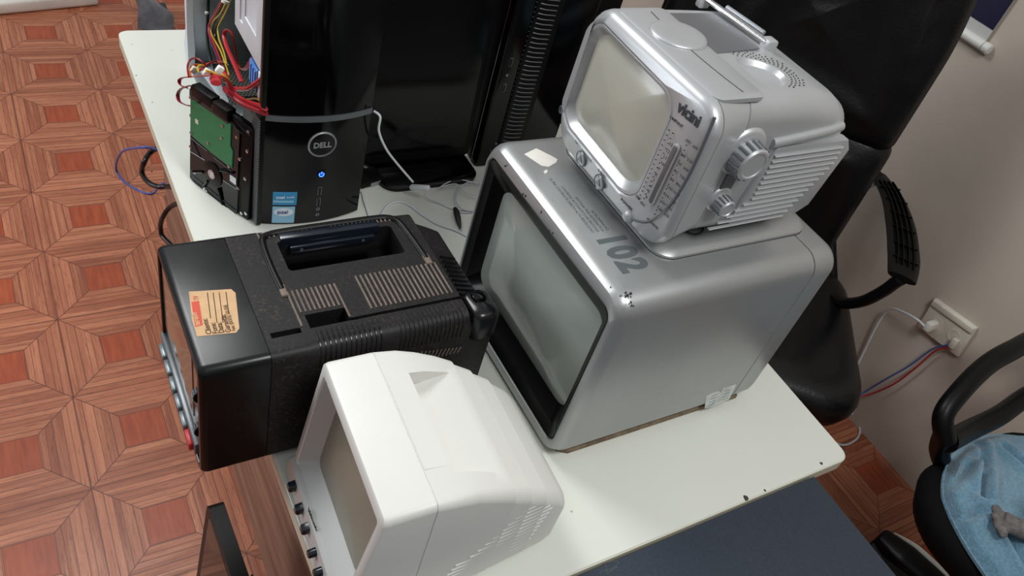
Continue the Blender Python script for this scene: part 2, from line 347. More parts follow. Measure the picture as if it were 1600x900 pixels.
M = dict(
    floor=floor_mat(), wood=wood_mat(),
    wall=mat('painted_wall', (196, 184, 172), .8, noise=(2.5, .03), bump=(30, .25)),
    white=speckled(mat('white_laminate', (220, 222, 213), .32, noise=(3, .012), spec=.4)),
    edge=mat('white_edge_band', (214, 210, 190), .45, noise=(8, .03)),
    line=mat('dark_joint', (60, 56, 48), .8),
    grime=mat('brown_grime', (120, 104, 84), .9, noise=(60, .2)),
    blueboard=mat('blue_grey_laminate', (48, 57, 70), .55, noise=(400, .12), bump=(500, .1)),
    silver=metal_flake('silver_paint', (166, 168, 168), .36, .62, True),
    silver2=metal_flake('light_silver_paint', (182, 184, 186), .40, .5),
    silverd=metal_flake('dark_silver_trim', (128, 132, 138), .3, .7),
    bezel=mat('black_bezel', (9, 9, 10), .32, spec=.3),
    bezelb=mat('brownish_black_plastic', (44, 38, 36), .5),
    glass=mat('picture_tube_glass', (150, 156, 150), .12, spec=.6, noise=(2, .03), coat=.4),
    glassw=mat('pale_tube_glass', (178, 176, 164), .2, spec=.5, noise=(2, .02), coat=.3),
    glassg=mat('grey_tube_glass', (140, 137, 122), .3, spec=.35, noise=(2, .04)),
    glassb=mat('brown_tube_glass', (122, 116, 100), .12, spec=.6, noise=(2, .05), coat=.5),
    blk=mat('black_plastic', (11, 12, 14), .26, spec=.4, dust=((100, 92, 84), .12), rvar=(12, .2)),
    blkm=mat('matt_black_plastic', (26, 24, 25), .5, spec=.3, dust=((118, 102, 90), .32), rvar=(12, .2)),
    blkg=mat('gloss_black', (4, 4, 5), .1, spec=.35),
    blks=mat('satin_black', (9, 9, 10), .4, spec=.22),
    rubber=mat('black_rubber', (18, 18, 19), .5),
    dust=mat('dusty_ridge', (112, 98, 88), .7, noise=(50, .15)),
    bluhi=mat('blue_black_plastic', (22, 28, 38), .2),
    wplas=mat('white_plastic', (219, 218, 213), .42, noise=(4, .015)),
    wplasg=mat('pale_grey_plastic', (192, 192, 190), .45, noise=(4, .015)),
    seam=mat('seam_shadow', (150, 146, 138), .8),
    seamd=mat('dark_seam', (36, 36, 38), .8),
    chrome=mat('chrome', (205, 206, 208), .12, 1.),
    steel=mat('zinc_steel', (178, 182, 186), .32, .75, noise=(14, .08)),
    steelw=mat('pale_steel', (212, 218, 224), .4, .12, noise=(8, .04)),
    steeld=mat('grey_steel', (120, 124, 128), .4, .6, noise=(14, .06)),
    perf=perforated_mat('perforated_steel', (140, 138, 134), (26, 26, 26)),
    pcb=pcb_mat('green_circuit_board'),
    bluep=mat('blue_plastic', (72, 128, 204), .35),
    red=mat('red_cable', (176, 36, 44), .4), dred=mat('dark_red_cable', (138, 20, 32), .42),
    yel=mat('yellow_wire', (206, 172, 48), .45), ora=mat('orange_wire', (198, 92, 40), .45), mag=mat('purple_wire', (110, 34, 78), .45),
    wcab=mat('white_cable', (214, 218, 222), .4), bcab=mat('blue_cable', (70, 90, 160), .4), kcab=mat('black_cable', (20, 20, 22), .3),
    cream=mat('cream_plastic', (214, 208, 184), .5),
    leather=mat('black_leather', (10, 10, 12), .36, spec=.38, bump=(160, .3), rvar=(10, .25)),
    fabric=mat('black_fabric', (7, 7, 8), .85, spec=.2, bump=(300, .4)),
    towel=towel_mat(), fur=mat('grey_fur', (112, 108, 106), .9, noise=(90, .16), bump=(420, .8)),
    pad=mat('paw_pad', (150, 118, 112), .7),
    kraft=mat('kraft_paper', (206, 168, 126), .75, noise=(40, .05)), ink=mat('brown_ink', (70, 46, 34), .8), redink=mat('red_ink', (208, 84, 66), .7),
    paper=mat('white_paper', (226, 222, 214), .7), foil=mat('silver_label', (202, 208, 206), .35, .3, noise=(60, .12)),
    grey=mat('grey_print', (78, 84, 86), .6), dark=mat('dark_print', (48, 50, 54), .6), navy=mat('navy_print', (22, 22, 52), .45),
    stick=mat('sticker_blue', (44, 138, 190), .35), stickl=mat('sticker_pale_blue', (142, 192, 220), .35), stickw=mat('sticker_white', (226, 232, 238), .35),
    led=mat('blue_led', (20, 60, 255), .3, emit=((40, 80, 255), 6.)),
    bag=mat('grey_sheet_plastic', (92, 94, 98), .35, noise=(20, .2)),
    redbtn=mat('red_button', (196, 44, 50), .35), greyb=mat('grey_button', (120, 130, 134), .3, .4),
    brwn=mat('smoked_brown_panel', (92, 66, 54), .12, coat=.5),
    socket=mat('outlet_plastic', (216, 210, 196), .45, noise=(40, .04)),
)

# ================================================================ the setting
Z = .75; DX, DY = .9022, -1.4824
struct(MB().box(-3.2, 1.8705, -3.6, 4.2, -.05, 0).build('floor', M['floor'], flat=True))
struct(MB().box(1.8705, 1.99, -3.6, 4.2, -.05, 2.7).build('wall_right', M['wall'], flat=True))

# ================================================================ desk with white top
dk = thing('desk', (.45, -.74, 0), 'long white-topped desk with brown wood side, carrying the old televisions', 'desk')

top = MB().loftz([(Z - .025, 0, DX, DY, 0, .02), (Z - .0014, 0, DX, DY, 0, .02), (Z, .0012, DX - .0012, DY + .0012, -.0012, .02)]).build('desk_top', M['white'], dk)
MB().loftz([(Z - .0256, -.0012, DX + .0012, DY - .0012, .0012, .021), (Z - .0018, -.0012, DX + .0012, DY - .0012, .0012, .021)]).build('edge_band', M['edge'], top)
for (px, py, s_) in ((1283, 724, .004), (1165, 778, .006), (1195, 766, .003), (1322, 706, .003), (238, 160, .002), (213, 118, .002), (237, 268, .0025)):
    p = bz(px, py, Z)
    MB().loft([[p + Vector((math.cos(a) * s_ * random.uniform(.5, 1), math.sin(a) * s_ * random.uniform(.5, 1), h)) for a in [k * math.pi / 4 for k in range(8)]] for h in (-.0005, .0003)]).build('edge_chip', M['line'], top, flat=True)
MB().box(.073, .091, -1.44, -.03, .0, Z - .0256).build('side_panel', M['wood'], dk, flat=True)
MB().box(.80, .818, -1.44, -.03, .0, Z - .0256).build('side_panel', M['wood'], dk, flat=True)
MB().box(.091, .80, -.075, -.057, .30, Z - .0256).build('back_panel', M['wood'], dk, flat=True)

t2 = thing('side_table', (.42, -2.0, 0), 'dark blue-grey table butted against the front edge of the white desk', 'table')
MB().rbox(-.35, .810, -2.5, DY - .005, Z - .030, Z - .004, .0015).build('table_top', M['blueboard'], t2)
for x, y in ((-.3, -2.44), (.70, -2.44), (-.3, -1.60), (.70, -1.60)): MB().rbox(x - .02, x + .02, y - .02, y + .02, 0, Z - .030, .003).build('leg', M['blks'], t2)
sc = MB()
P_ = [bz(*q, Z - .004) for q in ((952, 893), (968, 879), (962, 876), (946, 880), (948, 897), (965, 885), (940, 893), (935, 897))]
for a, b in zip(P_[:-1], P_[1:]):
    sc.sweep([a, (a + b) / 2, b], .0004, .0003, 5, k=2)
lab(sc.build('scratch', M['grey'], t2), 'pale zigzag scratch on the dark table top')

# ================================================================ large silver television with 102 on top
A = thing('television', (.59, -1.13, Z), 'large silver television with 102 printed on top, carrying the smaller silver set', 'television')
Y0, Y1, Z0, Z1 = -1.3175, -.945, .7565, 1.093
op = lambda x, e=0, r=.018: (x, -1.302 - e, -.958 + e, .782 - e, 1.068 + e, r + e)
o_ = lambda x, e, r=.032: (x, Y0 + e, Y1 - e, Z0 + e * .6, Z1 - e, r)
body = MB().loftx([op(.405), op(.3795), op(.3775, .0015), (.3775, -1.307, -.953, .775, 1.074, .024), o_(.3805, .0075, .029), o_(.386, .0035), o_(.393, .001), o_(.402, 0),
    o_(.7445, 0), o_(.7450, .0018), o_(.7465, .0018), o_(.747, 0), o_(.785, .001), o_(.797, .005), o_(.805, .013), o_(.809, .026)], n=8).build('case', M['silver'], A, 30)
MB().loftx([(.400, Y0 + .016, Y1 - .016, Z, Z0 + .003, .002), (.415, Y0 + .007, Y1 - .007, Z, Z0 + .004, .002), (.775, Y0 + .007, Y1 - .007, Z, Z0 + .004, .002)]).build('base', M['grime'], A)
MB().loftx([(.381, -1.302, -.958, .782, 1.068, .018), (.379, -1.2995, -.9605, .7845, 1.0655, .017), (.380, -1.298, -.962, .786, 1.064, .016),
            (.384, -1.290, -.972, .806, 1.050, .014), (.404, -1.276, -.985, .824, 1.022, .02), (.406, -1.272, -.99, .83, 1.018, .02), (.412, -1.27, -.99, .83, 1.018, .02)], n=8, cap0=False, cap1=False).build('screen_frame', M['bezel'], A, 30)
crt('screen', M['glass'], A, .4035, -1.281, -.982, .8205, 1.024, .017, .03, .003)
rp = MB().loftz([(Z1 - .003, .480, .778, -1.256, -.985, .03), (Z1 + .0045, .480, .778, -1.256, -.985, .03), (Z1 + .010, .487, .774, -1.250, -.991, .028), (Z1 + .012, .500, .766, -1.240, -1.0, .024)], n=8).build('raised_panel', M['silver'], A, 35)
MB().loftz([(Z1 - .002, .4792, .7788, -1.2568, -.984, .031), (Z1 + .0006, .4792, .7788, -1.2568, -.984, .031)], n=8).build('panel_joint', M['seamd'], rp)
cut(rp, [MB().loftz([(Z1 + .005, .535, .742, -1.214, -1.03, .012), (Z1 + .03, .530, .747, -1.219, -1.025, .014)])])
MB().loftz([(Z1 + .0045, .536, .741, -1.213, -1.031, .012), (Z1 + .0075, .540, .737, -1.209, -1.035, .010)]).build('carrying_handle', M['silverd'], A)
text('number', '102', .0640, (.4165, -1.188, Z1), (0, -1, 0), (1, 0, 0), M['grey'], A, .0002, .0030, sx=.72, spacing=1.12)
tl = ['ULTRA CONTRASTE DIRETO ALTA RESOLUCAO', 'CONTROLE AUTOMATICO DE SINTONIA', 'SINTONIA FINA AUTOMATICA', 'ALTA DEFINICAO']
for k, s_ in enumerate(tl):
    text('small_print', s_, .0068, (.4165 + .0082 * k, -1.181, Z1), (0, -1, 0), (1, 0, 0), M['dark'], A, .0001, .0, 'RIGHT', sx=.83 if k == 0 else .8)
def flatpoly(pts, m, name, parent, up=(0, 0, 1), th=.0004):
    u = Vector(up); return MB().loft([[Vector(p) - u * .0003 for p in pts], [Vector(p) + u * th for p in pts]]).build(name, m, parent, flat=True)
lab(flatpoly([bz(*q, Z1) for q in ((819, 241), (838, 232), (860, 243), (871, 249), (869, 254), (857, 261), (846, 259))], M['paper'], 'sticker', A), 'blank white paper sticker')
flatpoly([bz(*q, Z1) for q in ((849, 268), (854, 265), (856, 268), (852, 272))], M['paper'], 'sticker', A)
YS = Y0 - .0
st_ = flatpoly([by_(*q, YS) for q in ((1103, 619), (1121, 611), (1126, 613), (1130, 606), (1150, 601), (1139, 624), (1112, 636), (1101, 638))], M['foil'], 'label_sticker', A, (0, -1, 0), .0005)
lg = MB()
for k in range(4):
    a = by_(1106 + k * 2, 634 - k * 5, YS - .0005); b = by_(1116 + k * 2, 630 - k * 5, YS - .0005); c = by_(1128 + k * 1.5, 625 - k * 4.5, YS - .0005); d = by_(1138 + k, 621 - k * 4, YS - .0005)
    lg.sweep([a, b], .0004, .0003, 4, k=1).sweep([c, d], .0004, .0003, 4, k=1)
lg.build('printed_lines', M['grey'], st_, flat=True)
ck = MB()
for (px, py, s_) in ((980, 457, .005), (984, 462, .003), (987, 478, .003), (984, 472, .0025), (971, 462, .002), (955, 448, .002), (820, 305, .0035), (790, 258, .003), (862, 363, .004), (845, 331, .002), (776, 223, .004), (768, 235, .0015), (962, 440, .0025)):
    p = bz(px, py, Z1 + .0003) if px > 975 and py > 455 or py == 223 else bz(px, py, Z1 - .0035)
    for j in range(3):
        q = p + Vector((random.uniform(-1, 1) * s_, random.uniform(-1, 1) * s_, 0)); r = s_ * random.uniform(.25, .55)
        ck.loft([[q + Vector((math.cos(a) * r * random.uniform(.5, 1), math.sin(a) * r * random.uniform(.6, 1.2), h)) for a in [k * math.pi / 3.5 for k in range(7)]] for h in (-.0012, .0006)])
ck.build('paint_chips', M['seamd'], A, flat=True)['kind'] = 'stuff'

# ================================================================ small silver television on top of it
ZB = Z1 + .012
Vt = thing('television', (.6, -1.12, ZB), 'small silver television with two round side knobs, standing on the larger silver set', 'television')
YA, YB, ZA, ZT = -1.246, -.992, ZB + .008, 1.334
cyv, czv = (YA + YB) / 2, (ZA + ZT) / 2
def bulge(v):
    """the front is barrel shaped: edges fall back, corners most"""
    v = v.copy(); k = max(0., (.53 - v.x) / .085); k = min(1., k)
    a = (v.y - cyv) / ((YB - YA) / 2); b = (v.z - czv) / ((ZT - ZA) / 2)
    v.x += k * (.013 * a * a + .008 * b * b)
    # wide waist in front, narrow at the back
    v.y += .010 * a * (1 - b * b) * k
    if a < 0: v.y -= .013 * k * min(1, -a * 1.2) * (1 if b < 0 else 1)
    return v
vo = lambda x, e, r, zt=0, zb=0, ys=0: (x, YA + e + ys, YB - e - ys, ZA + e + zb, ZT - e - zt, r)
sc_ = lambda x, e=0, r=.03: (x, -1.187 - e, -.997 + e, 1.150 - e, 1.312 + e, r)
vb = MB().loftx([sc_(.470), sc_(.4445, 0), sc_(.4425, .003), vo(.4425, .010, .026), vo(.445, .005, .030), vo(.450, .002, .033), vo(.457, .0005, .035), vo(.461, .0, .036), vo(.4615, .002, .035), vo(.463, .002, .035), vo(.4635, 0, .036), vo(.49, 0, .038), vo(.53, 0, .038)], fn=bulge, n=8).build('front_cabinet', M['silver2'], Vt, 32)
MB().loftx([vo(.5295, .0006, .036), vo(.5305, .002, .035), vo(.532, .002, .035), vo(.5325, .001, .035), vo(.60, .001, .034, .002), vo(.655, .001, .034, .004), vo(.70, .002, .034, .013, 0), vo(.735, .004, .032, .030, .006, .004), vo(.755, .008, .03, .052, .02, .008), vo(.765, .018, .03, .07, .04, .01)], n=8).build('rear_cabinet', M['silver2'], Vt, 32)
MB().loftx([sc_(.468), sc_(.446), sc_(.4445, -.001), sc_(.4455, -.004), sc_(.457, -.011, .03), sc_(.466, -.013, .03), sc_(.472, -.013, .03)], fn=bulge, n=8, cap0=False, cap1=False).build('screen_frame', M['silver2'], Vt, 32)
crt('screen', M['glassw'], Vt, .4585, -1.176, -1.0085, 1.1620, 1.3005, .0085, .02, .028, bulge)
# front plate outline: dark curved trim line on the right side of the face
def vf(y, z, lift=0.0):
    return bulge(Vector((.4425 - lift, y, z)))
tr = [(YA + .010, 1.322), (YA + .0095, 1.29), (YA + .010, 1.24), (YA + .016, 1.19), (YA + .030, 1.150), (YA + .050, 1.1325), (YA + .066, 1.1285)]
def vtext(name, body, size, y, z, bold=0., sx=1., m=None, lift=.0004):
    o = text(name, body, size, (0, 0, 0), (0, -1, 0), (0, 0, 1), m or M['dark'], None, .0002, bold, sx=sx)
    off = Vector(Vt['_o'])
    for v in o.data.vertices:
        q = vf(y + v.co.y, z + v.co.z, lift); v.co = Vector((q.x + v.co.x, q.y, q.z)) - off
    o.parent = Vt; o['_o'] = Vt['_o']; return o
MB().sweep([vf(y, z, -.0008) for y, z in tr], .0022, .0018, 8).build('trim_line', M['silverd'], Vt)
vtext('name', 'vicini', .0200, -1.1900, 1.3000, .0006, .80)
# tuning dial: slot with rounded ends
def oval(y0, z0, y1, z1, r, lift, m, name, parent, h=.001):
    a = vf(y0, z0, lift); b = vf(y1, z1, lift); d = (b - a).normalized(); n = Vector((-1, -.15, 0)).normalized(); s_ = d.cross(n).normalized(); P = []
    for k in range(13): t = math.pi * k / 12; P.append((a, -math.sin(t), math.cos(t)))
    for k in range(13): t = math.pi * k / 12; P.append((b, math.sin(t), -math.cos(t)))
    return MB().loft([[q + d * (p1 * r) + s_ * (p2 * r) - n * .002 for q, p1, p2 in P], [q + d * (p1 * r) + s_ * (p2 * r) + n * h for q, p1, p2 in P], [q + d * (p1 * r * .75) + s_ * (p2 * r * .75) + n * (h * 1.6) for q, p1, p2 in P]]).build(name, m, parent, 50)
oval(-1.2085, 1.262, -1.2075, 1.178, .0053, .0, M['silver2'], 'dial_slot', Vt, .0006)
oval(-1.2085, 1.261, -1.2075, 1.179, .0036, .0008, M['silverd'], 'dial_window', Vt, .0004)
tk = MB(); nums = []
for k in range(16):
    z = 1.274 - k * .0072
    for dy in (.0105, .0165, -.0105):
        p = vf(-1.208 + dy, z, .0003); tk.box(p.x - .0003, p.x + .001, p.y - .0007, p.y + .0007, p.z - .0005, p.z + .0005)
tk.build('dial_ticks', M['dark'], Vt, flat=True)['kind'] = 'stuff'
for k, (a, b) in enumerate((('88', '530'), ('90', '600'), ('92', '700'), ('96', '800'), ('100', '1000'), ('104', '1200'), ('106', '1400'), ('108', '1600'))):
    z = 1.259 - k * .0118
    vtext('dial_number', a, .0056, -1.2175, z)
    vtext('dial_number', b, .0056, -1.2262, z)
for k, s_ in enumerate(('13', '12', '11', '10', '9', '8', '7', '6', '5', '4')):
    vtext('dial_number', s_, .0056, -1.1985, 1.259 - k * .0092)
for s_, y, z in (('FM', -1.2155, 1.277), ('AM', -1.2255, 1.277), ('UHF', -1.186, 1.287), ('VHF', -1.196, 1.287), ('MHz', -1.212, 1.150), ('KHz', -1.222, 1.150), ('CH', -1.186, 1.166), ('CH', -1.195, 1.163)):
    vtext('dial_letters', s_, .0052, y, z)
vtext('power_print', 'POWER', .0062, -1.168, 1.1415)
for y, z, nm, lb in ((-1.073, 1.1335, 'round_button', None), (-1.124, 1.1320, 'round_button', None)):
    p = vf(y, z); MB().lathe(p + Vector((.003, 0, 0)), (-1, 0, -.15), [(0, .0118), (.0022, .0118), (.0028, .011), (.0022, .0102)], 24).build('button_ring', M['silverd'], Vt)
    b_ = MB().lathe(p + Vector((.003, 0, 0)), (-1, 0, -.15), [(0, .0098), (.0018, .0098), (.0026, .0085)], 24).build(nm, M['silver2'], Vt)
    q = p + Vector((-.0002, 0, 0)); MB().prism([(-.006, -.004), (.006, -.004), (0, .006)], lambda a, b, d: q + Vector((d - .1 * b, a, b)), .0, -.0006).build('arrow', M['silverd'], b_, flat=True)
for s_, y, z in (('CH', -1.052, 1.147), ('VOL', -1.090, 1.1475), ('BAND', -1.118, 1.1475)): vtext('button_print', s_, .0058, y, z)
p = vf(-1.186, 1.1290); MB().lathe(p + Vector((.004, 0, 0)), (-1, -.1, -.2), [(0, .0095), (.0045, .0095), (.0075, .007), (.0085, .0035), (.0087, .0005)], 22).build('power_button', M['silver2'], Vt)
MB().lathe(vf(-.9955, 1.160) + Vector((.004, 0, 0)), (-1, .3, 0), [(0, .006), (.005, .006), (.005, .0035), (.003, .0035)], 18).build('earphone_jack', M['silverd'], Vt)
# top: sloping plate, oval button cover, aerial
pl_ = MB().loftz([(ZT - .006, .462, .545, -1.236, -1.015, .012), (ZT - .0005, .463, .545, -1.236, -1.016, .012), (ZT + .0012, .466, .542, -1.232, -1.02, .012)], n=6, fn=lambda v: Vector((v.x + .010 * ((v.y + 1.12) / .12) ** 2, v.y, v.z))).build('top_plate', M['silver2'], Vt)
MB().sweep([(.513 + .010 * ((y + 1.12) / .12) ** 2, y, ZT + .0013) for y in (-1.03, -1.08, -1.14, -1.19, -1.225)], .0007, .0005, 5).build('plate_joint', M['seamd'], pl_)
MB().loft([[Vector((.520 + r * .040 * math.cos(t) * (1 if math.cos(t) < 0 else .95), -1.092 - r * .036 * math.sin(t), z)) for t in [2 * math.pi * k / 32 for k in range(32)]] for r, z in ((1.04, ZT - .001), (1.04, ZT + .002), (1, ZT + .004), (.9, ZT + .0052), (.6, ZT + .0056))]).build('oval_cover', M['silver2'], Vt, 50)
flatpoly([(.548, -1.03, ZT - .002), (.548, -1.135, ZT - .002), (.640, -1.125, ZT - .0028), (.640, -1.03, ZT - .0028)], M['silverd'], 'aerial_recess', Vt, th=.0012)
an = MB().sweep([(.640, -.998, ZT + .004), (.648, -1.05, ZT + .0035), (.658, -1.118, ZT + .003)], .005, .004, 12, k=4).build('aerial', M['chrome'], Vt, 50)
MB().rbox(.654, .672, -1.127, -1.108, ZT - .014, ZT + .008, .004).build('aerial_hinge', M['silver2'], an)
MB().rbox(.632, .650, -1.003, -.990, ZT - .010, ZT + .010, .003).build('aerial_clip', M['silver2'], an)
MB().sweep([(.654, -1.03, ZT + .007), (.666, -1.10, ZT + .006)], .0035, None, 8).build('aerial_rod', M['steel'], an)
# speaker bowl with rows of small holes round it
bowlc = Vector((.600, -1.180, ZT))
rc = [o for o in Vt.children if o.name.startswith('rear_cabinet')][0]
cut(rc, [MB().loft([[Vector((bowlc.x - .018 + (.052 * r * math.cos(t) if math.cos(t) > 0 else 0.0 + .012 * r * math.cos(t)), bowlc.y + .036 * r * math.sin(t), ZT + z)) for t in [2 * math.pi * (k + .5) / 28 for k in range(28)]] for r, z in ((1, .02), (1, -.002), (.86, -.010), (.55, -.0145), (.2, -.016))])])
dt = MB()
for ring in range(4):
    for k in range(24):
        t = -1.5 + 3.0 * (k + .5 * (ring % 2)) / 23; r = 1.12 + .12 * ring
        x = bowlc.x - .018 + .052 * r * max(0, math.cos(t)); y = bowlc.y + .036 * r * math.sin(t)
        if x < .672 and YA + .03 < y < YB - .03 and x > .54:
            zz = ZT - .001 - .004 * max(0, (x - .53)) / .125 + .0006 - (.0 if x < .655 else .0035)
            dt.lathe((x, y, zz - .004), (0, 0, 1), [(0, .0011), (.0042, .0011)], 6)
dt.build('speaker_holes', M['seamd'], Vt, flat=True)['kind'] = 'stuff'
# right-hand side: louvres
lv = MB().loftz([(1.136, .592, .728, YA - .004, YA + .01, .003), (1.150, .585, .742, YA - .006, YA + .01, .003), (1.245, .600, .758, YA - .006, YA + .01, .003), (1.262, .606, .745, YA - .005, YA + .01, .003)], n=3).build('louvre_panel', M['silver2'], Vt)
for k in range(14):
    z = 1.252 - k * .0088; f = k / 13
    x0 = .603 + .0 * k - (.055 * max(0, f - .62) / .38); x1 = .736 - .045 * max(0, f - .25) / .75
    MB().sweep([(x0, YA - .0068, z), (x1, YA - .0068, z + .001)], .0028, .0014, 7, k=1).build('louvre_rib', M['silver2'], lv)
MB().sweep([(.594, YA + .001, 1.268), (.68, YA + .001, 1.2765), (.722, YA + .004, 1.281)], .0068, .0075, 12).build('side_moulding', M['silver2'], Vt, 60)
def knob(c, R_, L_, name, parent, n=14):
    c = Vector(c); prof = [(0, R_ * 1.12), (L_ * .12, R_ * 1.12), (L_ * .14, R_ * .98), (L_ * .9, R_ * .93), (L_, R_ * .84), (L_ * 1.01, R_ * .72), (L_ * .95, R_ * .66)]
    k = MB().lathe(c, (0, -1, 0), prof, 36).build(name, M['silver2'], parent, 30)
    g = MB()
    for i in range(n):
        t = 2 * math.pi * i / n; d = Vector((math.cos(t), 0, math.sin(t))); a = c + d * R_ * .97
        g.sweep([a + Vector((0, -L_ * .2, 0)), a - d * (R_ * .05) + Vector((0, -L_ * .86, 0))], R_ * .11, R_ * .09, 7, k=1)
    g.build('knob_grip', M['chrome'] if n < 0 else M['silverd'], k); return k
MB().lathe((.546, YA + .004, 1.2610), (0, -1, 0), [(0, .036), (.006, .034), (.0085, .030)], 36).build('knob_collar', M['silver2'], Vt, 50)
knob((.546, YA - .002, 1.2570), .0255, .024, 'tuning_knob', Vt, 16)
MB().lathe((.548, YA + .004, 1.184), (0, -1, 0), [(0, .021), (.005, .019), (.0065, .016)], 30).build('knob_collar', M['silver2'], Vt, 50)
knob((.548, YA - .001, 1.1820), .0135, .020, 'volume_knob', Vt, 14)
flatpoly([(.540, YA, 1.226), (.560, YA, 1.226), (.560, YA, 1.200), (.540, YA, 1.200)], M['silverd'], 'side_plate', Vt, (0, -1, 0), .0008)
for x, y in ((.50, -1.215), (.50, -1.03), (.71, -1.215), (.71, -1.03)): MB().lathe((x, y, ZB - .0), (0, 0, 1), [(0, .007), (.012, .007)], 14).build('foot', M['rubber'], Vt)
cb = MB().sweep([bz(1068, 360, ZB + .003), bz(1085, 366, ZB + .003), bz(1097, 362, ZB + .003), bz(1097, 352, ZB + .004), bz(1085, 345, ZB + .005)], .0014, None, 8).build('power_lead', M['kcab'], Vt)

def voxel(o, size, smooth=3):
    md = o.modifiers.new('r', 'REMESH'); md.mode = 'VOXEL'; md.voxel_size = size
    sm = o.modifiers.new('s', 'SMOOTH'); sm.iterations = smooth; sm.factor = .5
    dg = bpy.context.evaluated_depsgraph_get(); dg.update()
    nm = bpy.data.meshes.new_from_object(o.evaluated_get(dg)); old = o.data; nme = old.name; mt = old.materials[0]
    o.modifiers.clear(); o.data = nm; bpy.data.meshes.remove(old); nm.name = nme
    if not nm.materials: nm.materials.append(mt)
    for p in nm.polygons: p.use_smooth = True
    return o

# ================================================================ black portable television hanging over the desk's left edge
B = thing('television', (.1, -1.06, Z), 'black portable television with carrying handle, ribbed top and tan paper label', 'television')
by0, by1, bz0, bz1 = -1.177, -.944, .7525, .967
bo = lambda x, e=0, r=.011, dt=0, dl=0, dr=0: (x, by0 + e + dr, by1 - e - dl, bz0 + e, bz1 - e - dt, r)
fo = lambda x, e=0: (x, -1.166 - e, -.954 + e, .765 - e, .956 + e, .006)
bf = MB().loftx([fo(-.080), fo(-.0965), fo(-.098, .001), bo(-.0985, .006, .012), bo(-.0975, .003, .012), bo(-.094, .0008, .012), bo(-.088, 0, .012), bo(-.0135, 0, .012), bo(-.0131, .0015, .011), bo(-.006, .0015, .011)], n=6).build('front_cabinet', M['blk'], B, 32)
rr_ = MB().loftx([bo(-.0125, .0015), bo(-.0121, 0, .012), bo(.03, 0, .012), bo(.05, 0, .017), bo(.24, 0, .019), bo(.262, .0005, .019), bo(.264, .003, .02, .010), bo(.292, .004, .02, .020, .004), bo(.310, .006, .02, .026, .006), bo(.318, .016, .02, .03, .01)], n=7).build('rear_cabinet', M['blkm'], B, 30)
recess = MB().loftz([(.925, .052, .222, -1.036, -.975, .006), (.99, .052, .222, -1.036, -.975, .006)])
cut(rr_, [recess,
          MB().box(.046, .100, -1.142, -1.118, .935, .99), MB().box(-.004, .034, -1.146, -1.137, .955, .99),
          MB().box(.10, .262, -1.1425, -1.1375, .958, .99)])
MB().loftz([(.9262, .0535, .2205, -1.0345, -.9765, .005), (.9275, .0535, .2205, -1.0345, -.9765, .005)]).build('handle_well', M['blkg'], B)
U = [(.032, -1.068), (.031, -1.02), (.034, -.972), (.044, -.960), (.07, -.9565), (.14, -.9555), (.205, -.9555), (.226, -.959), (.238, -.972), (.243, -1.01), (.246, -1.056)]
hd = MB().sweep([(x, y, bz1 + .0015) for x, y in U], .0045, .0032, 8).build('handle', M['blks'], B, 50)
MB().rbox(.058, .205, -.976, -.962, bz1 - .014, bz1 + .0035, .002).build('handle_grip', M['bluhi'], hd)
MB().rbox(.070, .196, -.984, -.976, bz1 - .020, bz1 - .008, .002).build('handle_grip', M['bluhi'], hd)
for x in (.086, .178): MB().lathe((x, -.983, bz1 - .0135), (0, -1, 0), [(0, .0024), (.0018, .0024), (.0018, .001)], 12).build('screw', M['steeld'], B)
MB().rbox(.028, .037, -1.081, -1.060, bz1 - .002, bz1 + .0035, .0015).build('handle_hinge', M['dust'], B)
MB().rbox(.2415, .251, -1.068, -1.048, bz1 - .002, bz1 + .0035, .0015).build('handle_hinge', M['dust'], B)
for nm, x0, x1, n, ya, yb in (('vent_ridges', .037, .101, 11, -1.113, -1.073), ('vent_ridges', .134, .254, 18, -1.129, -1.066)):
    g = MB()
    for k in range(n):
        x = x0 + (x1 - x0) * k / (n - 1); y0_ = ya if not (nm == 'vent_ridges' and n == 11 and k in (0, 10)) else -1.14 + .004
        g.sweep([(x, y0_, bz1 + .0003), (x, yb, bz1 + .0003)], .0015, .0014, 6, k=1)
    g.build(nm, M['dust'], B, flat=True)['kind'] = 'stuff'
def arc_ribs(xs, yside, r, name, m, a0=-5, a1=95, zc=None):
    g = MB(); yc = (by0 + r) if yside < 0 else (by1 - r); zc = bz1 - r
    for x in xs:
        pts = []
        for k in range(7):
            t = math.radians(a0 + (a1 - a0) * k / 6); pts.append((x, yc + (-1 if yside < 0 else 1) * (r + .0004) * math.cos(t), zc + (r + .0004) * math.sin(t)))
        if yside < 0: pts = [(x, by0 - .0004, zc - .020)] + pts + [(x, by0 + r + .010, bz1 + .0004)]
        else: pts = pts + [(x, by1 - r - .010 + .004, bz1 + .0004)]
        g.sweep(pts, .0013, .0012, 6, k=2)
    g.build(name, m, B)['kind'] = 'stuff'
arc_ribs([.050 + .0068 * k for k in range(13)], -1, .019, 'edge_ribs', M['blk'])
arc_ribs([.160 + .0066 * k for k in range(15)], -1, .019, 'edge_ribs', M['blkm'])
arc_ribs([.032 + .0068 * k for k in range(12)], 1, .016, 'edge_ribs', M['dust'], 10, 92)
arc_ribs([.136 + .0064 * k for k in range(16)], 1, .016, 'edge_ribs', M['dust'], 10, 92)
g = MB()
for k in range(12): g.sweep([(.268 + .0006 * k, -1.155 + .0098 * k, .958), (.300, -1.155 + .0098 * k, .9475)], .0016, .0022, 6, k=1)
g.build('rear_ridges', M['blk'], B)['kind'] = 'stuff'
MB().loftz([(.915, .268, .313, -1.180, -1.120, .014), (.955, .268, .313, -1.180, -1.122, .014), (.962, .274, .306, -1.174, -1.128, .012)], n=6).build('rear_corner_block', M['blk'], B, 50)
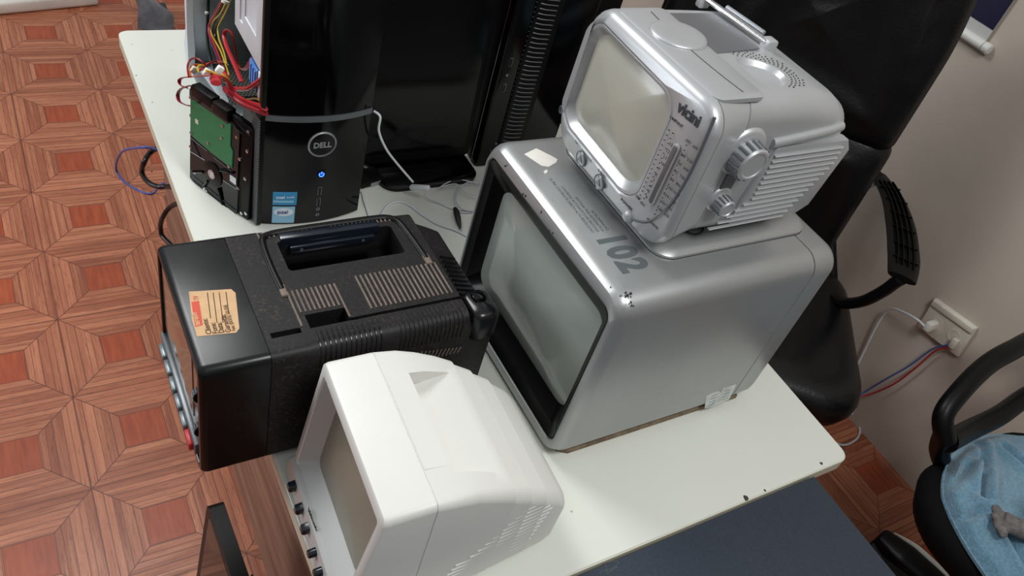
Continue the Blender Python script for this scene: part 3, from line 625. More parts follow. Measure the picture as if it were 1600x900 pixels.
MB().rbox(.280, .300, -1.150, -1.136, .960, .9665, .002).build('cord_hook', M['blkg'], B)
g = MB()
for k in range(16): x = .165 + k * .0062; g.sweep([(x, by0 - .0002, .918 - .001 * k), (x - .003, by0 - .0002, .893)], .0012, .0012, 6, k=1)
g.build('side_vents', M['dust'], B)['kind'] = 'stuff'
# front: smoked panel, tube, ledge of push buttons, side wheels
MB().loftx([(-.0925, -1.165, -.955, .766, .955, .005), (-.0945, -1.165, -.955, .766, .955, .005)]).build('front_panel', M['brwn'], B)
crt('screen', M['glassb'], B, -.0955, -1.128, -.960, .815, .948, .003, .012, .002)
lg = MB().rbox(-.1015, -.093, -1.158, -.950, .778, .800, .002).build('control_ledge', M['steeld'], B)
for k in range(6):
    y = -.966 - k * .0315
    b_ = MB().rbox(-.1075, -.100, y - .0275, y, .780, .794, .0025).build('push_button', M['redbtn' if k == 5 else 'greyb'], B, 50)
    if k == 5: b_['label'] = 'red push button'
for z in (.905, .835):
    k_ = MB().lathe((-.089, -1.1545, z), (0, -1, 0), [(0, .0128), (.009, .0128)], 30).build('tuning_wheel', M['blks'], B)
    g = MB()
    for i in range(22):
        t = 2 * math.pi * i / 22; g.sweep([(-.089 + .0130 * math.cos(t), -1.155, z + .0130 * math.sin(t)), (-.089 + .0130 * math.cos(t), -1.163, z + .0130 * math.sin(t))], .0012, None, 5, k=1)
    g.build('wheel_teeth', M['steeld'], k_)
# tan repair-shop label
kp = [bz(*q, bz1) for q in ((295, 456), (361, 452), (368, 458), (374, 513), (369, 520), (308, 526), (300, 500))]
lb_ = lab(flatpoly(kp, M['kraft'], 'paper_label', B), 'tan paper repair label')
KX = Vector((0, 1, 0)); KY = Vector((-1, 0, 0))
def kt(s_, px, py, sz, m=M['ink'], b=.0001, sx=.92): text('label_print', s_, sz, bz(px, py, bz1 + .0007), (.02, 1, 0), (-1, .03, 0), m, lb_, .0001, b, sx=sx)
kt('Cliente:', 331, 521.5, .0092); kt('Fone:', 341.5, 520.5, .0092); kt('Data:', 351, 519.5, .0092); kt('Garantia:', 361.5, 518.5, .0092); kt('Fone: (0XX55) 332-3545', 368.5, 516.5, .0068, M['ink'], .0, .66)
ln = MB()
for a, b in (((329, 497), (324, 457)), ((339, 504), (333, 457)), ((348.5, 504), (342.5, 457)), ((357.5, 490), (353, 456))):
    p = bz(*a, bz1 + .0006); q = bz(*b, bz1 + .0006); ln.sweep([p, q], .0005, .0002, 4, k=1)
ln.build('label_lines', M['ink'], lb_, flat=True)
flatpoly([bz(*q, bz1 + .0003) for q in ((299, 472), (311, 470), (317, 508), (305, 511))], M['redink'], 'label_emblem', lb_)
text('label_print', 'teresin', .0095, bz(313, 508, bz1 + .0010), (.02, 1, 0), (-1, .03, 0), M['kraft'], lb_, .0001, .0002, sx=.85)
text('label_print', 'TV', .0085, bz(311, 468, bz1 + .0007), (.02, 1, 0), (-1, .03, 0), M['redink'], lb_, .0001, .0001, sx=.7)

# ================================================================ white monitor on the desk's front left corner
ANG = math.radians(-3.0); WC = Vector((.035, -1.321, 0))
def wf(v):
    v = v.copy()
    k = min(1, max(0, (.095 - v.x) / .03))
    v.x += .125 * (v.z - .98) * k
    d = v - WC; c, s_ = math.cos(ANG), math.sin(ANG)
    return Vector((WC.x + c * d.x - s_ * d.y, WC.y + s_ * d.x + c * d.y, v.z))
Wt = thing('monitor', (.16, -1.32, Z), 'white picture tube monitor with six dark knobs under its screen', 'monitor')
y0, y1 = -1.437, -1.206
wo = lambda x, e=0, r=.010, zt=.981, dy=0, zb=.7535: (x, y0 + e + dy, y1 - e - dy, zb, zt - e, r)
oo = lambda x, e=0: (x, -1.424 - e, -1.219 + e, .789 - e, .9645 + e, .006)
MB().loftx([oo(.075, -.008), oo(.0355, 0), oo(.034, .0015), wo(.034, .004, .010), wo(.0355, .0012), wo(.040, 0), wo(.0935, 0, .010, .984), wo(.0942, .001, .010, .984), wo(.0955, .001, .010, .984)], fn=wf, n=6).build('front_cabinet', M['wplas'], Wt, 30)
MB().loftx([wo(.0952, .0010, .010, .984), wo(.0956, 0, .010, .984), wo(.125, 0, .012, .981), wo(.150, .000, .014, .975, .002), wo(.18, 0, .016, .962, .003), wo(.205, 0, .018, .949, .005), wo(.2055, 0, .018, .945, .006), wo(.235, 0, .02, .928, .009), wo(.2355, 0, .02, .924, .010), wo(.265, 0, .02, .905, .013), wo(.2655, 0, .02, .901, .014), wo(.295, 0, .02, .878, .018), wo(.310, 0, .02, .862, .022, .756), wo(.318, .006, .02, .850, .026, .762)], fn=wf, n=6).build('rear_cabinet', M['wplas'], Wt, 26)
MB().loftx([oo(.0365, 0), oo(.036, -.002), (.055, -1.404, -1.232, .800, .944, .008), (.0565, -1.402, -1.234, .802, .942, .012), (.062, -1.40, -1.235, .803, .94, .012)], fn=wf, n=6, cap0=False, cap1=False).build('screen_frame', M['wplasg'], Wt, 30)
crt('screen', M['glassg'], Wt, .0575, -1.404, -1.233, .800, .943, .004, .010, .015, wf)
strip = MB().loftx([(.0290, y0 + .001, y1 - .001, .7525, .787, .004), (.0325, y0 + .0003, y1 - .0003, .7525, .789, .004), (.045, y0 + .0003, y1 - .0003, .7525, .790, .004)], fn=wf).build('control_strip', M['wplasg'], Wt)
for k, (y, sq) in enumerate(((-1.243, 1), (-1.278, 1), (-1.308, 1), (-1.343, 0), (-1.370, 0), (-1.407, 0))):
    c = wf(Vector((.031, y, .7725)))
    if sq: kb = MB().loftx([(c.x + .003, c.y - .0062, c.y + .0062, c.z - .0062, c.z + .0062, .0015), (c.x - .010, c.y - .0055, c.y + .0055, c.z - .0055, c.z + .0055, .0015), (c.x - .012, c.y - .004, c.y + .004, c.z - .004, c.z + .004, .0012)])
    else: kb = MB().lathe(c + Vector((.003, 0, 0)), (-1, 0, 0), [(0, .0062), (.014, .0056), (.0155, .0045)], 16)
    kb = kb.build('knob', M['bluhi'], Wt, 40)
    text('knob_print', ('POWER', 'V.HOLD', 'H.HOLD', 'SIZE', 'CONTRAST', 'BRIGHT')[k], .0045, wf(Vector((.0295, y + .008, .7815))), (0, -1, 0), (.1, 0, 1), M['dark'], Wt, .0002, sx=.8)
g = MB()
for a in (.762, .7665): g.sweep([wf(Vector((.0293, -1.262, a))), wf(Vector((.0293, -1.300, a)))], .0004, .0003, 4, k=1)
g.build('printed_lines', M['dark'], strip, flat=True)
text('name', 'Videotek', .0115, wf(Vector((.0345, -1.291, .7835))) + Vector((-.004, 0, .002)), (0, -1, 0), (.1, 0, 1), M['dark'], Wt, .0003, .0005, sx=.78)
# raised strip and finger recess on the top
def wp(pts, th, name, m): return MB().loft([[wf(Vector(p)) - Vector((0, 0, .004)) for p in pts], [wf(Vector(p)) + Vector((0, 0, th)) for p in pts]]).build(name, m, Wt, flat=True)
rcw = [o for o in Wt.children if o.name.startswith('rear_cabinet')][0]
cut(rcw, [MB().loft([[wf(Vector(p)) for p in ring] for ring in (
    [(.128, -1.398, .952), (.128, -1.250, .952), (.205, -1.243, .958), (.205, -1.401, .958)],
    [(.128, -1.398, 1.0), (.128, -1.250, 1.0), (.205, -1.243, 1.0), (.205, -1.401, 1.0)])])])
MB().loft([[wf(Vector(p)) for p in ring] for ring in (
    [(.1275, -1.398, .950), (.1275, -1.2495, .950), (.2055, -1.2495, .940), (.2055, -1.401, .940)],
    [(.1275, -1.398, .956), (.1275, -1.2495, .956), (.2055, -1.2495, .9475), (.2055, -1.401, .9475)])]).build('finger_recess', M['wplas'], Wt, flat=True)
wp([(.0965, -1.388, .9835), (.0965, -1.250, .9835), (.128, -1.250, .9795), (.128, -1.388, .9795)], .0012, 'raised_strip', M['wplas'])
g = MB()
for k in range(13):
    z = .905 - .0095 * k; x1 = .288 - max(0, (k - 1)) * .0020; x0 = .235 - .0085 * k if k < 9 else .185 - .004 * k
    yy = lambda x: y0 + (0 if x < .13 else .003 * (x - .13) / .05 if x < .18 else .003 + (x - .18) * .130) + .0006
    x1 = min(x1, .292); 
    zt = lambda x: .98 if x < .15 else .975 - (x - .15) * .66
    x1 = min(x1, .15 + (.975 - .016 - z) / .66)
    if x1 - x0 > .01: g.sweep([wf(Vector((x0, yy(x0) - .0004, z))), wf(Vector((x1, yy(x1) - .0004, z)))], .0014, .0013, 6, k=1)
g.build('side_vents', M['wplas'], Wt, flat=True)['kind'] = 'stuff'

# ================================================================ open computer tower with glossy black front
D = thing('computer_tower', (.205, -.42, Z), 'computer tower with glossy black front, blue lit power button and its side cover off', 'computer')
XC = .2085
def df(v):
    v = v.copy()
    if v.y < -.69: v.y -= .016 * (1 - ((v.x - XC) / .093) ** 2)
    return v
def curved(name, m, y_f, z0, z1, x0=.1165, x1=.3005, parent=D, yb=-.668, n=14):
    P = [(x0, yb)] + [(x0 + (x1 - x0) * k / n, y_f - .016 * (1 - ((x0 + (x1 - x0) * k / n - XC) / .093) ** 2)) for k in range(n + 1)] + [(x1, yb)]
    o = MB().loft([[Vector((a, b, z)) for a, b in P] for z in (z0, z1)]).build(name, m, parent, 40); return o
lo = curved('lower_front', M['blkg'], -.693, .754, .9725)
curved('front_band', M['steeld'], -.6955, .9725, .9825)
up_ = curved('upper_door', M['blkg'], -.693, .9825, 1.245, yb=-.686)
curved('door_edge', M['blks'], -.6905, .9825, 1.245, .1095, .129, D, -.686)
MB().rbox(.1075, .1165, -.700, -.655, .7535, .984, .002).build('side_strip', M['blks'], D)
MB().rbox(.1075, .1165, -.702, -.690, .984, 1.245, .002).build('side_strip', M['blks'], D)
g = MB()
for k in range(46):
    z = .757 + k * .0048; g.box(.1060, .1085, -.700, -.660, z, z + .0022, Matrix.Identity(4))
g.build('side_ribs', M['steeld'], D, flat=True)['kind'] = 'stuff'
def fy(x, l=.0006): return -.693 - .016 * (1 - ((x - XC) / .093) ** 2) - l
em = MB().lathe((.2115, fy(.2115, -.001), .926), (0, -1, 0), [(0, .0255), (.0025, .0255), (.0035, .0245), (.0030, .0225), (.0015, .0222)], 40).build('round_emblem', M['steel'], D, 50)
MB().lathe((.2115, fy(.2115, -.001), .926), (0, -1, 0), [(0, .0222), (.0018, .0222)], 40).build('emblem_face', M['blkg'], em)
text('emblem_letters', 'DELL', .0150, (.2115, fy(.2115, .0018), .9205), (1, 0, 0), (0, 0, 1), M['steel'], em, .0004, .0006, 'CENTER', sx=.95)
pb = MB().lathe((.2155, fy(.2155, -.001), .8625), (0, -1, 0), [(0, .0088), (.0016, .0088), (.0018, .0078)], 24).build('power_button', M['blks'], D)
g = MB(); c = Vector((.2155, fy(.2155, .0014), .8620))
g.sweep([c + Vector((.0042 * math.sin(t), 0, .0042 * math.cos(t))) for t in [math.radians(a) for a in range(40, 321, 20)]], .00095, None, 6, k=1)
g.sweep([c + Vector((0, 0, .001)), c + Vector((0, 0, .0056))], .00095, None, 6, k=1)
lab(g.build('power_symbol', M['led'], pb), 'glowing blue power symbol')
for z, nm in ((.824, 'usb_port'), (.799, 'usb_port')):
    q = MB().rbox(.2120, .2195, fy(.215, .0006), fy(.215, -.004), z - .009, z + .009, .0008).build(nm, M['steeld'], D)
    MB().box(.2130, .2180, fy(.215, .0010), fy(.215, -.003), z - .0082, z + .0082).build('port_opening', M['bezel'], q)
for z in (.783, .770): MB().lathe((.2155, fy(.2155, -.002), z), (0, -1, 0), [(0, .0035), (.0028, .0035), (.0028, .0018), (.001, .0018)], 16).build('audio_jack', M['steeld'], D)
def fpatch(x0, x1, z0, z1, l, name, m, parent, n=6):
    P = [(x0 + (x1 - x0) * k / n) for k in range(n + 1)]; T_ = []
    return MB().loft([[Vector((x, fy(x, l), z0)) for x in P] + [Vector((x, fy(x, l), z1)) for x in reversed(P)], [Vector((x, fy(x, l - .0008), z0)) for x in P] + [Vector((x, fy(x, l - .0008), z1)) for x in reversed(P)]]).build(name, m, parent, flat=True)
s1_ = fpatch(.1350, .1755, .7975, .8265, .0006, 'blue_sticker', M['stick'], D); fpatch(.136, .170, .8035, .8075, .0009, 'sticker_stripe', M['stickl'], s1_)
text('sticker_print', 'intel', .0085, (.1395, fy(.15, .0012), .8135), (1, -.12, 0), (0, 0, 1), M['stickw'], s1_, .0002, .0001)
text('sticker_print', 'inside', .0060, (.1570, fy(.166, .0012), .8145), (1, -.08, 0), (0, 0, 1), M['stickw'], s1_, .0002)
s2_ = fpatch(.1355, .1735, .7560, .7935, .0006, 'pale_sticker', M['stickl'], D); 
MB().loft([[Vector((.1545 + r * .0165 * math.cos(t), fy(.1545 + r * .0165 * math.cos(t), l), .7815 + r * .0088 * math.sin(t))) for t in [2 * math.pi * k / 28 for k in range(28)]] for r, l in ((1, .0004), (1, .0012))]).build('sticker_oval', M['stickw'], s2_)
text('sticker_print', 'intel', .0110, (.1430, fy(.15, .0016), .7785), (1, -.10, 0), (0, 0, 1), M['bcab'], s2_, .0002, .0002)
# chassis seen through the open side
MB().rbox(.114, .296, -.668, -.150, .7535, .7570, .001).build('chassis_floor', M['steel'], D)
MB().box(.160, .286, -.345, -.165, .757, .7585).build('perforated_plate', M['perf'], D, flat=True)
MB().rbox(.160, .286, -.385, -.345, .757, .772, .002).build('plate_step', M['steeld'], D)
MB().rbox(.292, .2965, -.668, -.150, .757, 1.22, .001).build('side_cover', M['blks'], D)
MB().rbox(.114, .296, -.152, -.149, .757, 1.22, .001).build('rear_panel', M['steel'], D)
MB().rbox(.114, .296, -.668, -.150, 1.218, 1.222, .001).build('chassis_top', M['steel'], D)
MB().loft([[Vector(p) for p in q] for q in ([(.112, -.150, .756), (.124, -.150, .756), (.124, -.172, .756), (.112, -.168, .756)], [(.108, -.150, .80), (.124, -.150, .80), (.124, -.178, .80), (.110, -.176, .80)], [(.112, -.150, .84), (.124, -.150, .84), (.124, -.168, .84), (.112, -.162, .84)], [(.110, -.150, 1.0), (.124, -.150, 1.0), (.124, -.172, 1.0), (.112, -.170, 1.0)])]).build('rear_flange', M['steelw'], D)
flatpoly([(.128, -.175, .7575), (.160, -.175, .7575), (.160, -.31, .7575), (.150, -.33, .7575)], M['steelw'], 'floor_plate', D, th=.0006)
MB().rbox(.119, .290, -.682, -.500, 1.035, 1.20, .002).build('drive_cage', M['steelw'], D)
cgd = [o for o in D.children if o.name.startswith('drive_cage')][0]
cut(cgd, [MB().rbox(.11, .1215, -.625, -.560, 1.08, 1.16, .003), MB().rbox(.11, .1215, -.548, -.53, 1.06, 1.10, .002)])
MB().rbox(.1165, .120, -.676, -.650, .985, 1.036, .001).build('cage_lip', M['steelw'], D)
for x, y, s_ in ((.128, -.51, 1.04), ): MB().rbox(.140, .175, -.520, -.498, 1.03, 1.10, .002).build('card_bracket', M['steelw'], D)
pc = MB().rbox(.281, .2845, -.46, -.17, .80, 1.15, .001).build('main_circuit_board', M['pcb'], D)
for y, z, h in ((-.22, .86, .03), (-.26, .9, .02), (-.31, .84, .025), (-.2, .95, .02), (-.35, .93, .03)): MB().rbox(.270, .281, y - h / 2, y + h / 2, z - h / 2, z + h / 2, .002).build('circuit_component', M['blks' if h > .022 else 'steel'], pc)
g = MB()
for k in range(14): g.box(.268, .2805, -.300 + k * .009, -.2975 + k * .009, .765, .80)
g.build('heat_sink', M['steeld'], D, flat=True)['kind'] = 'stuff'
bc = MB().rbox(.119, .137, -.634, -.592, .985, 1.026, .002).build('blue_latch', M['bluep'], D)
for k in range(3): MB().box(.1172, .1192, -.629 + k * .012, -.623 + k * .012, .990, 1.021).build('latch_rib', M['bluep'], bc, flat=True)
MB().rbox(.118, .1225, -.664, -.655, .77, .96, .001).build('chassis_edge', M['steelw'], D)
MB().rbox(.15, .28, -.645, -.45, .757, .86, .003).build('lower_bay', M['blks'], D)
# bundle of supply wires inside the tower
def cx(pts, X0, X1=None):
    n = len(pts) - 1; return [bx_(px, py, X0 + ((X1 if X1 is not None else X0) - X0) * i / n) for i, (px, py) in enumerate(pts)]
wires = [('red', [(352, -8), (340, 15), (328, 35), (327, 50), (335, 70), (345, 95), (352, 112)]), ('mag', [(350, -8), (336, 18), (326, 40), (328, 60), (338, 85), (344, 105)]),
         ('yel', [(358, -8), (345, 20), (332, 35), (330, 52), (344, 78), (352, 100), (358, 118)]), ('kcab', [(361, -8), (350, 20), (338, 40), (336, 58), (346, 80), (350, 102), (353, 120)]),
         ('yel', [(362, -4), (352, 20), (341, 42), (342, 60), (350, 82), (354, 100)]), ('kcab', [(356, -8), (347, 10), (334, 40), (333, 60), (340, 84), (349, 110)]), ('kcab', [(359, -8), (349, 22), (342, 38), (338, 62), (348, 88), (356, 112)])]
wb = MB()
for k, (m_, pts) in enumerate(wires):
    MB().sweep(cx(pts, .150 + .002 * k, .128 + .002 * k), .0016, None, 7, k=6).build('supply_wire', M[m_], D)
MB().sweep(cx([(326, -6), (325, 20), (324, 60), (330, 95), (342, 125)], .160, .13), .0030, None, 8, k=6).build('supply_wire', M['kcab'], D)
for (px, py, s_) in ((352, 3, .006), (344, 97, .0055), (352, 101, .005), (323, 20, .003)):
    MB().lathe(bx_(px, py, .140), (.3, .2, 1), [(-.002, s_ * 1.2), (.002, s_ * 1.2)], 14).build('cable_tie', M['paper'], D)
def ribbon(name, pts, X0, X1, m, par, wdt=.0038, th=.0011, up=(0, 0, 1)):
    return MB().sweep(cx(pts, X0, X1), wdt, th, 8, k=8, up=up).build(name, M[m], par, 60)
ribbon('data_cable', [(378, 128), (366, 100), (354, 72), (350, 55), (354, 47), (361, 50), (366, 66), (370, 90), (375, 106), (384, 108), (391, 97), (395, 90)], .120, .150, 'red', D)
ribbon('data_cable', [(412, 122), (400, 131), (388, 138), (372, 139), (362, 138)], .118, .100, 'red', D, .007, .0040)
MB().sweep(cx([(384, 156), (400, 154), (414, 163)], .115), .0016, None, 7).build('supply_wire', M['yel'], D)

# ================================================================ bare hard drive leaning on the tower
HL = Vector((.030, -.541, Z)); HU = Vector((.066, -.138, 0)).normalized(); HW = Vector((.035, .010, 1)).normalized(); HN = HU.cross(HW).normalized()
if HN.x > 0: HN = -HN
HDW, HDH = .155, .194
def hq(px, py, l=0.):
    u = (px - 30) / 370; yb = 590 + (px - 30) * .70; yt = 60 + (px - 30) * .57
    return HL + HU * (u * HDW) + HW * ((yb - py) / (yb - yt) * HDH) + HN * l
H = thing('hard_drive', tuple(HL + HU * .07), 'bare black hard drive with green circuit board standing against the open tower', 'hard drive')
hT = Matrix((HU, HN, HW)).transposed().to_4x4(); hT.translation = HL
hb = MB().rbox(0, HDW, -.013, -.001, 0.0, HDH, .003, 2, hT).build('bracket', M['blks'], H, 40)
def hpoly(pts, l0, l1, name, m, par=H): return MB().loft([[hq(*p, l0) for p in pts], [hq(*p, l1) for p in pts]]).build(name, m, par, flat=True)
hpoly([(36, 60), (300, 250), (330, 300), (335, 815), (60, 610), (38, 585)], -.002, .002, 'drive_body', M['blkg'])
pb_ = hpoly([(42, 92), (160, 165), (282, 250), (284, 378), (300, 408), (300, 508), (170, 420), (44, 325)], .001, .0042, 'circuit_board', M['pcb'])
hpoly([(74, 232), (92, 243), (92, 266), (76, 256)], .004, .0048, 'chip_label', M['paper'], pb_)
for p in ((44, 118), (236, 260), (234, 330), (50, 315), (156, 368), (286, 495)):
    MB().lathe(hq(*p, .003), HN, [(0, .0032), (.0028, .0032), (.0034, .002)], 12).build('screw', M['chrome'], pb_)
for a, b in (((42, 345), (150, 420)), ((40, 425), (135, 475)), ((250, 590), (335, 640)), ((60, 575), (335, 780)), ((60, 605), (340, 812)), ((190, 455), (300, 530)), ((270, 240), (350, 300)), ((310, 235), (390, 305)), ((340, 640), (340, 800)), ((50, 350), (105, 460))):
    MB().sweep([hq(*a, .0025), hq(*b, .0025)], .0011, .0009, 6, k=1).build('casting_rib', M['bluhi'], H)
def hdisc(px, py, prof, name, m): return MB().lathe(hq(px, py, 0), HN, prof, 30).build(name, m, H, 40)
hdisc(185, 555, [(0, .024), (.004, .024), (.0046, .022)], 'motor_boss', M['blks'])
hdisc(185, 555, [(.004, .0088), (.0062, .0088), (.0062, .0056), (.005, .0050)], 'spindle_hub', M['chrome'])
hdisc(185, 555, [(.004, .0050), (.0056, .0050)], 'spindle_centre', M['steelw'])
for p, q in (((130, 640), (160, 600)), ((255, 745), (228, 640)), ((60, 548), (130, 545)), ((310, 535), (235, 525))):
    MB().sweep([hq(*p, .0025), hq(*q, .004)], .0035, .0025, 8, k=1).build('casting_web', M['blkg'], H)
for p in ((36, 222), (36, 400), (66, 555), (312, 322), (376, 398), (336, 450), (374, 568), (366, 797), (336, 635), (375, 285), (392, 795)):
    MB().lathe(hq(*p, -.001), HN, [(0, .0034), (.0028, .0034), (.0034, .002)], 12).build('screw', M['chrome'], H)
MB().lathe(hq(140, 662, 0), HN, [(0, .006), (.003, .006), (.005, .003)], 14).build('screw', M['chrome'], H)
hpoly([(153, 478), (200, 505), (196, 530), (155, 506)], .003, .004, 'small_label', M['mag'])
hpoly([(290, 550), (326, 572), (328, 612), (292, 588)], .0025, .0034, 'small_label', M['stickw'])
cn = MB()
a0 = hq(58, 30, .004); 
hcT = hT.copy()
MB().rbox(.008, .060, -.012, .006, HDH - .012, HDH + .009, .002, 2, hT).build('power_connector', M['blks'], H)
MB().rbox(.062, .100, -.012, .007, HDH - .014, HDH + .007, .002, 2, hT).build('data_connector', M['blks'], H)
MB().box(.004, .100, -.001, .0055, HDH - .018, HDH - .002, hT).build('connector_block', M['bluhi'], H, flat=True)
# power and data cables looping out of the drive
hd_p = [('dred', [(318, 122), (300, 122), (289, 119), (282, 122), (280, 130), (286, 137), (292, 137)]), ('dred', [(292, 136), (281, 139), (278, 150), (283, 160), (292, 166)])]
C1 = thing('cable', tuple(bx_(300, 120, .03)), 'red ribbon cables and coloured wires looping from the drive into the tower', 'cable')
for k, (m_, pts) in enumerate((('red', [(330, 118), (300, 120), (284, 122), (280, 128), (283, 134), (292, 137)]), ('dred', [(296, 134), (283, 139), (278, 148), (280, 158), (290, 164), (296, 165)]))):
    MB().sweep(cx(pts, .035, .028), .0036, .0011, 8, k=6).build('data_ribbon', M[m_], C1, 60)
for m_, pts, xa, xb in (('dred', [(295, 120), (293, 105), (297, 94), (306, 91), (316, 97), (324, 104)], .03, .07), ('ora', [(298, 120), (297, 107), (305, 101), (318, 102), (330, 98), (345, 98), (352, 106)], .03, .11),
                        ('dred', [(312, 110), (322, 102), (336, 96), (350, 100)], .04, .11), ('yel', [(310, 112), (309, 105), (315, 102), (323, 108), (332, 112), (345, 120)], .035, .08), ('yel', [(322, 110), (334, 114), (350, 118), (360, 128), (364, 140)], .04, .10), ('kcab', [(326, 114), (340, 118), (352, 128), (366, 134)], .05, .11), ('red', [(316, 108), (326, 114), (338, 120), (346, 127)], .04, .08)):
    MB().sweep(cx(pts, xa, xb), .0017, None, 7, k=6).build('wire', M[m_], C1)
MB().sweep(cx([(338, 130), (336, 122), (344, 117), (353, 120), (359, 134), (370, 150), (386, 160), (412, 168)], .05, .112), .0085, .0045, 10, k=8).build('data_ribbon', M['red'], C1, 60)
MB().sweep(cx([(352, 140), (366, 152), (386, 166), (412, 176)], .07, .112), .0100, .0045, 10, k=8).build('data_ribbon', M['dred'], C1, 60)
for px, py in ((323, 113), (303, 109), (343, 109)): MB().rbox(-.005, .005, -.004, .004, -.006, .006, .002, 2, Matrix.Translation(bx_(px, py, .045)) @ Matrix.Rotation(.6, 4, 'Y')).build('wire_clip', M['cream' if px < 310 else 'paper'], C1)

# ================================================================ black flat monitor behind, second tower
Mo = thing('monitor', (.49, -.56, Z), 'black flat monitor on a glossy foot between the two towers', 'monitor')
MB().loftz([(Z + .0005, .372, .592, -.652, -.50, .035), (Z + .008, .372, .592, -.652, -.50, .035), (Z + .013, .380, .584, -.642, -.508, .03)], n=6).build('foot', M['blkg'], Mo, 30)
MB().loft([[Vector((x, y, z)) for x, y in rr(a, b, c, d, .012, 4)] for z, a, b, c, d in ((Z + .012, .43, .545, -.54, -.505), (Z + .03, .445, .53, -.54, -.51), (Z + .10, .45, .525, -.538, -.51), (Z + .22, .455, .52, -.535, -.51))]).build('stand', M['blks'], Mo)
pn = MB().loft([[Vector((x, -.578 + d + (z - .82) * .06, z)) for x, z in rr(.312, .590, .770, 1.24, .008, 3)] for d in (0, .034)]).build('panel', M['blks'], Mo)
MB().loft([[Vector((x, -.5786 + d + (z - .82) * .06, z)) for x, z in rr(.324, .578, .792, 1.226, .003, 2)] for d in (-.0004, .004)]).build('screen', M['blkg'], Mo)
T2 = thing('computer_tower', (.70, -.36, Z), 'second black computer tower with ribbed side band, standing behind the silver televisions', 'computer')
MB().rbox(.604, .795, -.575, -.15, Z + .001, 1.22, .004).build('case', M['blks'], T2)
MB().loftz([(Z + .002, .602, .797, -.602, -.574, .008), (1.225, .602, .797, -.602, -.574, .008)]).build('front', M['blkg'], T2)
g = MB()
for k in range(44):
    z = .765 + k * .0100; g.sweep([(.6435, -.6035, z + .004), (.662, -.6100, z + .002), (.685, -.6085, z - .001), (.7060, -.6030, z - .006)], .0009, .0011, 6, k=4)
g.build('front_ribs', M['steeld'], T2)['kind'] = 'stuff'
MB().loftz([(.76, .644, .706, -.6075, -.60, .003), (1.215, .644, .706, -.6075, -.60, .003)]).build('ribbed_band', M['blks'], T2)
for z in (1.003, .945):
    q = MB().rbox(.6185, .6265, -.6035, -.598, z - .009, z + .009, .001).build('usb_port', M['steeld'], T2); MB().box(.6188, .6245, -.6040, -.599, z - .0075, z + .0082).build('port_opening', M['bezel'], q)
MB().lathe((.6215, -.600, .974), (0, -1, 0), [(0, .003), (.0032, .003), (.0032, .0018)], 12).build('audio_jack', M['steeld'], T2)

fill_box = MB().rbox(.96, 1.30, -.10, .30, .0, 1.42, .006).build('filler', M['blks']); tag(fill_box, 'tall black box added to fill the dark gap behind the second tower', 'filler')  # made-up black box, added to keep the gap behind the second tower dark
# ================================================================ small things and cables on the desk
ad = thing('card_reader', tuple(bz(578, 275)), 'small black adapter lying on the desk beside the glossy tower', 'adapter')
aT = Matrix.Translation(bz(578, 281)) @ Matrix.Rotation(math.radians(14), 4, 'Z')
MB().rbox(-.034, .020, -.020, .022, .001, .014, .002, 2, aT).build('body', M['blks'], ad)
MB().rbox(-.014, .024, -.0225, -.0195, .003, .010, .001, 2, aT).build('metal_edge', M['steel'], ad)
MB().rbox(-.020, .004, .018, .030, .003, .012, .002, 2, aT).build('plug', M['blks'], ad)
def cable(name, pts, r, m, label, cat='cable', group=None, extra=None, n=8):
    o = MB().sweep(pts, r, None, n, k=8).build(name, M[m], None, 60); tag(o, label, cat, group); return o
zc = Z + .0025
c1 = cable('cable', [Vector((.302, -.700, .979)), Vector((.309, -.712, .975)), by_(592, 205, -.712), by_(603, 232, -.712), by_(620, 255, -.706), by_(645, 284, -.700)], .0022, 'wcab', 'white cable hanging from the glossy tower down to its splitter')
sp_ = MB().rbox(-.0055, .0055, -.021, .021, -.0045, .0045, .002, 2, Matrix.Translation(by_(656, 293, -.690)) @ Matrix.Rotation(math.radians(38), 4, 'Z') @ Matrix.Rotation(math.radians(-24), 4, 'X')); sp_.build('splitter', M['wcab'], c1, 50)
cable('cable', [by_(664, 302, -.683), bz(672, 310, Z + .008), bz(688, 318, zc), bz(706, 326, zc), bz(728, 328, zc), bz(742, 330, zc), Vector((.62, -.74, zc))], .0016, 'wcab', 'thin white cable running from the splitter to behind the large silver set')
for k, pts in enumerate(([(735, 332), (716, 330), (710, 312), (716, 294), (735, 288)], [(742, 330), (722, 326), (712, 310), (720, 292), (738, 284), (760, 290)], [(684, 295), (700, 285), (716, 281), (736, 284), (752, 290)], [(690, 292), (706, 288), (716, 289), (728, 300), (742, 304)])):
    cable('cable', [bz(px, py, zc + .003 * k) for px, py in pts], .0013, 'wcab', 'loose loop of thin white cable on the desk left of the large silver set', group='loops of thin white cable')
cable('cable', [Vector((.300, -.668, zc)), bz(563, 298, zc), bz(569, 315, zc), bz(574, 330, zc), bz(580, 350, zc)], .0022, 'wcab', 'short white cable coming from under the glossy tower')
cable('cable', [bz(590, 345, zc), bz(604, 323, zc), bz(622, 315, zc), bz(640, 321, zc), bz(660, 336, zc), bz(685, 351, zc), bz(712, 360, zc), bz(735, 372, zc)], .0022, 'wcab', 'white cable curving over the desk behind the black portable television')
pg = MB().sweep([bz(711, 326, Z + .010), bz(714, 335, Z + .010), bz(717, 348, Z + .009), bz(719, 357, Z + .008)], .0062, .0065, 12, radii=(.7, 1, 1, .6, .25)).build('cable_plug', M['rubber']); tag(pg, 'small black plug lying beside the large silver television', 'plug')
